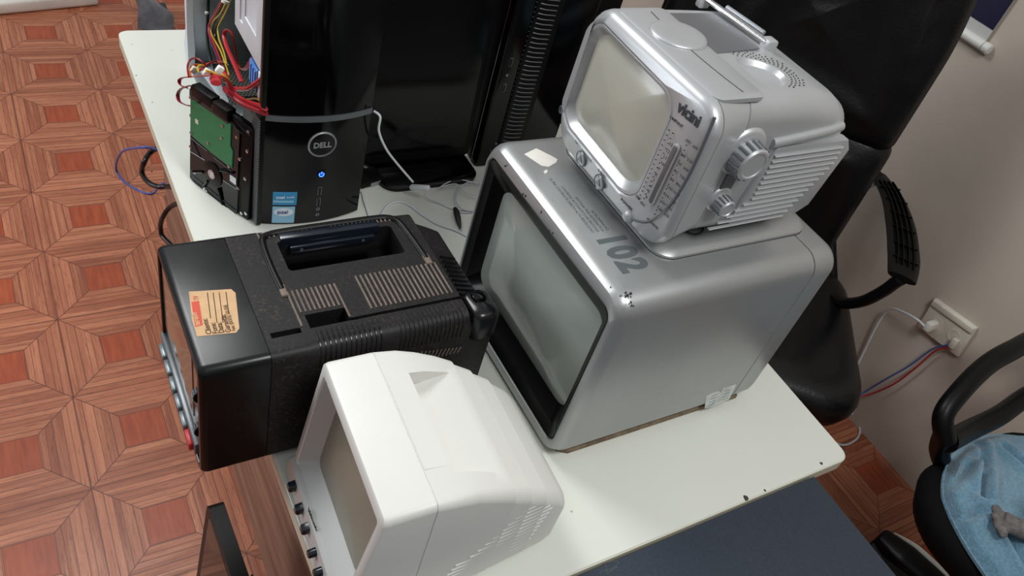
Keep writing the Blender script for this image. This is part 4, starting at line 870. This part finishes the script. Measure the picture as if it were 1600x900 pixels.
# ================================================================ cables hanging by the desk's left side
cable('cable', [Vector((.08, -.30, .60)), bx_(243, 233, .02), bx_(215, 231, -.01), bx_(190, 238, -.02), bx_(181, 262, -.02), bx_(192, 282, -.01), bx_(215, 297, .01), bx_(238, 303, .04), Vector((.075, .015, .30)), Vector((.16, .03, .33))], .0030, 'bcab', 'blue network cable looping out beside the desk')
cable('cable', [Vector((.05, -.36, .70)), bx_(240, 235, .02), bx_(226, 252, -.005), bx_(222, 270, -.01), bx_(232, 285, -.005), bx_(248, 292, .01), bx_(268, 292, .03), Vector((.060, -.52, .69))], .0056, 'kcab', 'thick black cable looping out just inside the blue one')
cable('cable', [Vector((.05, -.545, .70)), bx_(272, 320, .015), bx_(255, 338, -.004), bx_(251, 358, -.008), bx_(262, 378, 0), Vector((.05, -.62, .56))], .0050, 'kcab', 'black cable bowing out above the black portable television')

# ================================================================ things on the floor at the left
F1 = thing('monitor', (-.05, -1.2, 0), 'black flat monitor standing on the floor against the desk side, screen to the left', 'monitor')
tA = bz(336, 783, .44); tB = tA + Vector((.010, -.46, 0))
def fm(a, h, d): # along, down, depth(+ = towards the desk)
    p = tA + (tB - tA) * a; return Vector((p.x - .045 * h * 2 - .0 + d, p.y, .44 - h))
MB().loft([[fm(a / .46, h, d) for a, h in rr(0, .46, 0, .30, .012, 4)] for d in (-.013, .0, .013)]).build('panel_frame', M['blks'], F1, 40)
MB().loft([[fm(a / .46, h, d) for a, h in rr(.018, .442, .016, .275, .003, 2)] for d in (-.0136, -.010)]).build('screen', M['blkg'], F1, flat=True)
MB().loft([[fm(a / .46, h, d) for a, h in rr(.06 + e, .40 - e, .07 + e, .27 - e, .02, 4)] for d, e in ((.010, 0), (.030, .015), (.038, .03))]).build('rear_housing', M['blks'], F1, 40)
g = MB()
for k in range(9): p0 = fm(.24, .085 + .016 * k, .039); g.sweep([p0, fm(.80, .085 + .016 * k, .039)], .002, .0016, 6, k=1)
g.build('rear_vents', M['bluhi'], F1)
pS = fm(.5, .30, 0); MB().rbox(pS.x - .012, pS.x + .012, pS.y - .03, pS.y + .03, .012, .20, .004).build('stand', M['blks'], F1)
MB().loftz([(.001, pS.x - .075, pS.x + .060, pS.y - .12, pS.y + .12, .05), (.012, pS.x - .075, pS.x + .060, pS.y - .12, pS.y + .12, .05), (.018, pS.x - .05, pS.x + .04, pS.y - .09, pS.y + .09, .03)], n=8).build('foot', M['blks'], F1)
sl = MB().rbox(-.75, 0, 0, .40, .001, .05, .012, 3, Matrix.Translation((.142, 1.550, 0)) @ Matrix.Rotation(math.radians(12), 4, 'Z')).build('white_box', M['paper']); tag(sl, 'low white box on the floor at the top left corner', 'box')
bgm = MB()
Pq = [(210, -14, 0), (214, 8, 0), (232, 22, 0), (246, 38, 0), (258, 52, 0)]
L_ = []
for k in range(9):
    f = k / 8; top_ = Vector((.240 + .105 * f ** 1.3, 1.45 - .10 * f, .20 * (1 - f) ** .7 + .004)); 
    bot = Vector((.245 + .115 * f, 1.36 - .02 * f, .002)); mid = (top_ + bot) / 2 + Vector((.055 * math.sin(math.pi * f) + .02, -.01, .01))
    back = Vector((.32 + .06 * f, 1.52, .03))
    L_.append([top_, mid, bot, bot + Vector((.03, .12, 0)), back])
bag = MB().loft(L_).build('plastic_bag', M['bag'], None, 60); tag(bag, 'dark grey plastic bag slumped on the floor behind the desk', 'bag')

# ================================================================ leather office chair between desk and wall
K = thing('office_chair', (1.40, -.82, 0), 'black leather office chair between the desk and the wall, its arm pad cover missing', 'chair')
fd = Vector((-.65, -.76, 0)).normalized(); pd = Vector((fd.y, -fd.x, 0))   # facing, and towards its right-hand end
if pd.x > 0: pd = -pd
sc0 = Vector((1.375, -.895, 0))
def ch(a, b, z): return sc0 + pd * a + fd * b + Vector((0, 0, z))
def wr(seed, amp=1.):
    rnd = random.Random(seed); w_ = [(rnd.uniform(8, 22), rnd.uniform(6, 18), rnd.uniform(0, 6), rnd.uniform(.4, 1)) for _ in range(6)]
    def crease(a, b):
        return .5 * math.sin(34 * a + 5 * math.sin(7 * b + seed)) ** 5 * math.exp(-((b - 1.2) / .2) ** 2) if seed == 9 else 0.
    return lambda a, b: .0045 * crease(a, b) + amp * sum(q[3] * math.sin(q[0] * a + q[1] * b + q[2]) for q in w_) * .0016
def cushion(name, par, a0, a1, b0, b1, z0, z1, r, seed, mapf, n=22):
    """upholstered pad: rounded slab with soft wrinkles, mapf(a, b, c) -> world"""
    fw = wr(seed); L = []
    N0 = dense(rr(a0, a1, b0, b1, r, 7), .018); m0, m1 = (a0 + a1) / 2, (b0 + b1) / 2
    base = lambda e: [(m0 + (a - m0) * (1 - 2 * e / (a1 - a0)), m1 + (b - m1) * (1 - 2 * e / (b1 - b0))) for a, b in N0]
    for c, e in ((0, .03), (.15, .008), (.4, 0), (.6, 0), (.85, .010), (.96, .028)):
        L.append([mapf(a, b, z0 + (z1 - z0) * c) for a, b in base(e)])
    bs = base(.05)
    ac, bc = (a0 + a1) / 2, (b0 + b1) / 2
    for s_ in [1 - .049 * k_ for k_ in range(21)]:
        L.append([mapf(ac + (a - ac) * s_, bc + (b - bc) * s_, z1 + .010 * (1 - s_) + fw(a * s_, b * s_) * 2.2 * min(1, (1 - s_) * 6 + .3)) for a, b in bs])
    return MB().loft(L).build(name, M['leather'], par, 75)
cushion('seat', K, -.34, .28, -.24, .33, .36, .475, .11, 3, lambda a, b, c: ch(-a, b, c))
# back: a coordinate across, b = height, c = thickness forward
def bk(a, b, c): 
    cen = sc0 + pd * .06 - fd * (.14 + (b - .5) * .06); a *= 1 - (.30 * ((b - 1.12) / .3) ** 2 if b > 1.12 else 0); return cen + pd * a + fd * (c + .05 * (a / .3) ** 2 * .6) + Vector((0, 0, b))
cushion('lower_backrest', K, -.205, .42, .50, .93, -.03, .075, .045, 5, bk)
cushion('upper_backrest', K, -.195, .44, .90, 1.42, -.03, .09, .03, 9, bk)
MB().loft([[bk(a, b, c) for a, b in rr(-.17, .38, .46, 1.36, .08, 6)] for c in (-.055, -.028)]).build('back_shell', M['blks'], K, 50)
# arm: hooped bracket with an open ribbed pad base
pp = [bz(1371, 272, .70), bz(1394, 308, .70), bz(1407, 350, .70), bz(1412, 400, .70), bz(1409, 435, .70)]
am = MB().sweep(pp, .043, .011, 14, radii=(.62, .85, 1, 1, .82)).build('armrest', M['blks'], K, 50)
cut(am, [MB().sweep([p + Vector((0, 0, .012)) for p in smooth_path(pp, 4)[2:-2]], .035, .008, 10, raw=True, radii=(.7, .9, 1, .9))])
g = MB()
for o_x in (-.017, -.006, .006, .017): 
    q = smooth_path(pp, 4)[2:-2]; q = [p + (q[min(i + 1, len(q) - 1)] - q[max(0, i - 1)]).normalized().cross(Vector((0, 0, 1))) * o_x * 1.2 + Vector((0, 0, .008)) for i, p in enumerate(q)]
    g.sweep(q, .0016, .006, 6, raw=True)
q = smooth_path(pp, 4)[2:-2]
for i in range(1, len(q) - 1, 2):
    d = (q[i + 1] - q[i - 1]).normalized().cross(Vector((0, 0, 1))); g.sweep([q[i] - d * .031 + Vector((0, 0, .007)), q[i] + d * .031 + Vector((0, 0, .007))], .0014, .005, 6, k=1)
g.build('pad_ribs', M['blkg'], am)
MB().sweep([bz(1408, 436, .695), bz(1398, 442, .675), bz(1380, 455, .63), bz(1350, 470, .56), bz(1322, 474, .50), bz(1296, 470, .46), ch(-.20, .02, .38)], .019, .015, 14).build('arm_bracket', M['blks'], K, 60)
MB().sweep([pp[0] + Vector((.0, 0, 0)), bz(1356, 285, .69), bz(1340, 300, .665), bz(1300, 330, .60), ch(-.25, -.16, .42)], .016, .013, 12).build('arm_bracket', M['blks'], K, 60)
MB().lathe(bz(1361, 288, .69), (1, 0, 0), [(-.008, .009), (.008, .009)], 14).build('bolt', M['steel'], K)
MB().sweep([ch(0, -.15, .37), ch(0, -.30, .36), ch(0, -.31, .5), ch(0, -.29, .75)], .03, .010, 10).build('back_bar', M['blks'], K)
MB().lathe(ch(0, 0, .06), (0, 0, 1), [(0, .035), (.10, .032), (.101, .022), (.30, .022)], 24).build('gas_lift', M['blks'], K)
for k in range(5):
    t = k * 2 * math.pi / 5 + .5; d = Vector((math.cos(t), math.sin(t), 0)); c0 = ch(0, 0, .10)
    MB().sweep([c0 + d * .02, c0 + d * .15 - Vector((0, 0, .012)), c0 + d * .29 - Vector((0, 0, .035))], .022, .014, 10, radii=(1.1, .9, .7)).build('base_leg', M['blks'], K)
    cw = MB().lathe(c0 + d * .29 + d.cross(Vector((0, 0, 1))) * -.022 + Vector((0, 0, -.072)), d.cross(Vector((0, 0, 1))), [(0, .022), (.002, .027), (.042, .027), (.044, .022)], 18).build('caster', M['blks'], K)

# ================================================================ second chair with blue towel and a cat's paw
K2 = thing('office_chair', (1.52, -1.76, 0), 'black chair at the lower right, its seat covered by a blue towel', 'chair')
MB().loftz([(.40, 1.30, 1.80, -2.06, -1.53, .15), (.42, 1.27, 1.815, -2.10, -1.49, .16), (.46, 1.255, 1.82, -2.12, -1.475, .17), (.490, 1.262, 1.815, -2.11, -1.485, .17), (.503, 1.30, 1.79, -2.08, -1.52, .16)], n=10).build('seat', M['fabric'], K2, 70)
loop = [bz(1478, 688, .60), bz(1474, 650, .645), bz(1500, 612, .68), bz(1540, 572, .705), bz(1580, 548, .715), bz(1625, 530, .71), bz(1660, 560, .66), bz(1640, 600, .60), bz(1600, 622, .575), bz(1560, 650, .565), bz(1515, 672, .565), bz(1482, 690, .59)]
MB().sweep(loop, .025, .021, 16).build('armrest', M['blks'], K2, 60)
MB().sweep([bz(1476, 680, .60), bz(1468, 705, .53), bz(1480, 735, .45), Vector((1.50, -1.62, .40))], .024, .02, 14).build('arm_bracket', M['blks'], K2, 60)
MB().lathe((1.53, -1.78, .06), (0, 0, 1), [(0, .035), (.12, .032), (.121, .022), (.35, .022)], 24).build('gas_lift', M['blks'], K2)
for k in range(5):
    t = k * 2 * math.pi / 5 + .42; d = Vector((math.cos(t), math.sin(t), 0)); c0 = Vector((1.53, -1.78, .10))
    MB().sweep([c0 + d * .02, c0 + d * .14 - Vector((0, 0, .012)), c0 + d * .25 - Vector((0, 0, .035))], .022, .014, 10, radii=(1.1, .9, .7)).build('base_leg', M['blks'], K2)
    MB().lathe(c0 + d * .25 + d.cross(Vector((0, 0, 1))) * -.02 + Vector((0, 0, -.073)), d.cross(Vector((0, 0, 1))), [(0, .02), (.002, .026), (.04, .026), (.042, .02)], 18).build('caster', M['blks'], K2)
MB().sweep([(1.62, -2.0, .43), (1.70, -2.16, .47), (1.72, -2.20, .60), (1.73, -2.23, .8)], .03, .01, 10).build('back_bar', M['blks'], K2)
MB().loft([[Vector((x, -2.20 - (z - .6) * .15 + d, z)) for x, z in rr(1.36, 1.82, .62, 1.10, .12, 6)] for d in (-.02, -.01, .04, .05)]).build('backrest', M['fabric'], K2, 60)
# towel
def towel():
    N = 110; x0, x1, ya, yb = 1.250, 1.815, -2.10, -1.472; V = []; Fc = []
    cxm, cym = (x0 + x1) / 2, (ya + yb) / 2
    folds = [[(1504, 648), (1512, 700), (1530, 728), (1534, 790), (1560, 830), (1600, 885)], [(1470, 705), (1500, 706), (1530, 728)], [(1540, 740), (1536, 780), (1528, 800)], [(1492, 660), (1476, 690), (1460, 705)]]
    fl = []
    for f in ([(1534, 690), (1538, 730), (1534, 770), (1548, 800), (1575, 840), (1602, 890)], [(1462, 800), (1485, 812), (1512, 808), (1532, 800)], [(1534, 740), (1532, 766), (1530, 785)], [(1480, 765), (1498, 745), (1512, 728)], [(1475, 735), (1500, 700), (1530, 690)], [(1570, 700), (1600, 730)]):
        fl.append([bz(px, py, .53) for px, py in f])
    def dseg(p, a, b):
        ab = b - a; t = max(0, min(1, (p - a).dot(ab) / ab.length_squared)); return (p - a - ab * t).length
    for side in (0, 1):
        for i in range(N + 1):
            for j in range(N + 1):
                u = -1 + 2 * i / N; v = -1 + 2 * j / N
                # square to rounded square
                rx = u * math.sqrt(1 - .45 * v * v) ; ry = v * math.sqrt(1 - .45 * u * u)
                x = cxm + rx * (x1 - x0) / 2; y = cym + ry * (yb - ya) / 2
                e = max(abs(u), abs(v)); z = .520 + .014 * (1 - e ** 6)
                h = 0
                for q, pl__ in enumerate(fl):
                    dd = min(dseg(Vector((x, y, .53)), a, b) for a, b in zip(pl__[:-1], pl__[1:]))
                    h -= .017 * math.exp(-(dd / .0065) ** 2) - .012 * math.exp(-((dd - .018) / .011) ** 2)
                h += .0045 * math.sin(23 * x + 9 * y) * math.sin(17 * y - 6 * x + 1)
                if e > .93: z -= (e - .93) / .07 * .022
                V.append(Vector((x, y, z + h * (1 - e ** 8))) if side == 0 else Vector((x, y, max(.505, z - .012 - .004) + h * .3 * (1 - e ** 8))))
    n = N + 1; o = n * n
    for i in range(N):
        for j in range(N):
            a = i * n + j; Fc.append((a, a + n, a + n + 1, a + 1)); Fc.append((o + a, o + a + 1, o + a + n + 1, o + a + n))
    rim = [(i, 0) for i in range(N)] + [(N, j) for j in range(N)] + [(i, N) for i in range(N, 0, -1)] + [(0, j) for j in range(N, 0, -1)]
    ids = [i * n + j for i, j in rim]
    for a, b in zip(ids, ids[1:] + ids[:1]): Fc.append((a, a + o, b + o, b))
    m = MB(); m.add(V, Fc); return m
tw = towel().build('towel', M['towel'], None, 80); tag(tw, 'rumpled blue plush towel spread over the chair seat', 'towel')
# cat: the grey foreleg reaches into view, the body lies beyond the frame
ct = MB(); zt = .548
pw = bz(1566, 812, zt)
ct.sweep([bz(1566, 812, zt + .012), bz(1590, 824, zt + .016), bz(1620, 834, zt + .022), bz(1660, 838, zt + .035)], .018, .016, 14, radii=(1.15, 1.15, 1.3, 1.7))
for px, py in ((1556, 796), (1553, 808), (1558, 822), (1566, 834)):
    p = bz(px, py, zt + .007); ct.sweep([bz(1570, 815, zt + .010), p, p + (p - bz(1570, 815, zt + .007)).normalized() * .004 - Vector((0, 0, .002))], .0092, .0090, 12, radii=(1, 1.1, .75))
bc_ = bz(1660, 838, zt + .07) + Vector((.05, -.10, .0))
ct.ball(bz(1660, 838, zt + .04), .045, .045, .042); ct.ball(bc_, .085, .13, .068); ct.ball(bc_ + Vector((-.01, -.14, -.005)), .075, .085, .062)
hd_ = bc_ + Vector((.005, .115, .045)); ct.ball(hd_, .042, .046, .038); ct.ball(hd_ + Vector((-.02, .032, -.008)), .020, .020, .016)
for s_ in (-1, 1): ct.loft([[hd_ + Vector((s_ * .022 + math.cos(t) * r, -.008 + math.sin(t) * r * .5, h)) for t in [k * math.pi / 4 for k in range(8)]] for h, r in ((.02, .016), (.045, .009), (.060, .002))])
ct.sweep([bc_ + Vector((.03, -.2, -.03)), bc_ + Vector((-.07, -.22, -.04)), bc_ + Vector((-.12, -.14, -.045)), bc_ + Vector((-.125, -.07, -.045))], .014, .013, 10)
cat = voxel(ct.build('cat', M['fur']), .0032, 3); tag(cat, 'grey cat lying on the blue towel, one front paw stretched out', 'cat')
# shoe on the floor
sh = MB(); s0 = bz(1372, 838, .03); s1 = s0 + Vector((.03, -.26, 0))
sh.sweep([s0 + Vector((0, .0, .01)), s0.lerp(s1, .3) + Vector((0, 0, .018)), s0.lerp(s1, .65) + Vector((0, 0, .03)), s1 + Vector((0, 0, .035))], .045, .03, 16, radii=(.6, 1.0, .92, .75))
sh.sweep([s0 + Vector((-.01, .0, -.014)), s0.lerp(s1, .5) + Vector((-.005, 0, -.014)), s1 + Vector((0, 0, -.014))], .046, .012, 12, radii=(.7, 1.05, .8))
so = voxel(sh.build('shoe', M['blks']), .005, 4); tag(so, 'black shoe with a pale side on the floor between table and chair', 'shoe')
lab(MB().sweep([s0 + Vector((.030, -.015, .02)), s0.lerp(s1, .3) + Vector((.044, 0, .026)), s0.lerp(s1, .65) + Vector((.042, 0, .034)), s1 + Vector((.03, 0, .036))], .009, .016, 10, radii=(.4, 1, .9, .5)).build('side_panel', M['paper'], so), 'pale side panel')

# ================================================================ wall things
W_ = 1.8705
O = thing('wall_outlet', (W_, -1.165, .47), 'white wall outlet with three plugged leads, right of the leather chair', 'outlet')
oT = Matrix.Translation((W_, -1.168, .4735)) @ Matrix.Rotation(math.radians(-8), 4, 'X')
MB().rbox(-.014, 0, -.068, .068, -.052, .052, .004, 3, oT).build('plate', M['socket'], O)
MB().rbox(-.020, -.012, -.066, .066, .030, .050, .004, 3, oT).build('top_ridge', M['socket'], O)
for y in (.028, -.03): MB().lathe(oT @ Vector((-.012, y, -.006)), (-1, 0, 0), [(0, .019), (.003, .019), (.003, .015), (.001, .015)], 24).build('socket', M['socket'], O)
MB().rbox(-.030, -.014, -.052, -.036, -.034, -.004, .003, 2, oT).build('plug', M['socket'], O)
wl = thing('cable', tuple(oT @ Vector((-.03, .05, -.01))), 'white power lead plugged in the wall outlet, hanging to the floor', 'cable')
MB().rbox(-.048, -.012, .020, .040, -.028, .000, .005, 2, oT).build('plug', M['paper'], wl)
MB().sweep([oT @ Vector((-.042, .032, -.02)), bx_(1434, 500, 1.82), bx_(1412, 488, 1.83), bx_(1392, 483, 1.84), bx_(1375, 500, 1.85), bx_(1352, 545, 1.855), bx_(1332, 590, 1.855), bx_(1326, 625, 1.852), bz(1334, 652, .012), bz(1343, 668, .005), bz(1340, 684, .005), bz(1322, 695, .005), bz(1302, 690, .006), bz(1280, 670, .006)], .0034, None, 8).build('lead', M['wcab'], wl)
st = oT @ Vector((-.024, -.044, -.032))
cable('cable', [st, bx_(1462, 548, 1.85), bx_(1430, 575, 1.85), bx_(1400, 598, 1.85), bx_(1365, 614, 1.84), bx_(1335, 622, 1.80), bx_(1310, 632, 1.74)], .0026, 'red', 'red wire running from the wall outlet towards the leather chair')
cable('cable', [st + Vector((0, .006, .002)), bx_(1458, 545, 1.855), bx_(1420, 572, 1.855), bx_(1385, 592, 1.855), bx_(1352, 612, 1.85), bx_(1330, 626, 1.80), bx_(1305, 635, 1.74)], .0026, 'bcab', 'blue wire running from the wall outlet beside the red one')
Po = thing('poster', (W_, -.4, 1.1), 'dark blue poster with white margin hanging on the wall by a white rail', 'poster')
MB().box(W_ - .010, W_ - .007, -.790, .25, 1.115, 1.75).build('sheet', M['wplasg'], Po, flat=True)
MB().box(W_ - .0108, W_ - .0095, -.790, .225, 1.152, 1.72).build('printed_field', M['navy'], Po, flat=True)
MB().lathe((W_ - .014, -.795, 1.112), (0, 1, 0), [(0, .0125), (1.05, .0125)], 20).build('rail', M['wplas'], Po, 60)
MB().lathe((W_ - .014, -.815, 1.112), (0, 1, 0), [(0, .010), (.003, .0135), (.018, .0135)], 20).build('rail_cap', M['wplas'], Po, 40)
MB().lathe((W_ - .014, -.7968, 1.112), (0, 1, 0), [(0, .0120), (.0016, .0120)], 20).build('rail_joint', M['seamd'], Po, 40)

for o in bpy.data.objects:
    if '_o' in o: del o['_o']
    if o.type == 'MESH' and o.parent is None and 'kind' not in o and 'label' not in o: print('UNLABELLED', o.name)
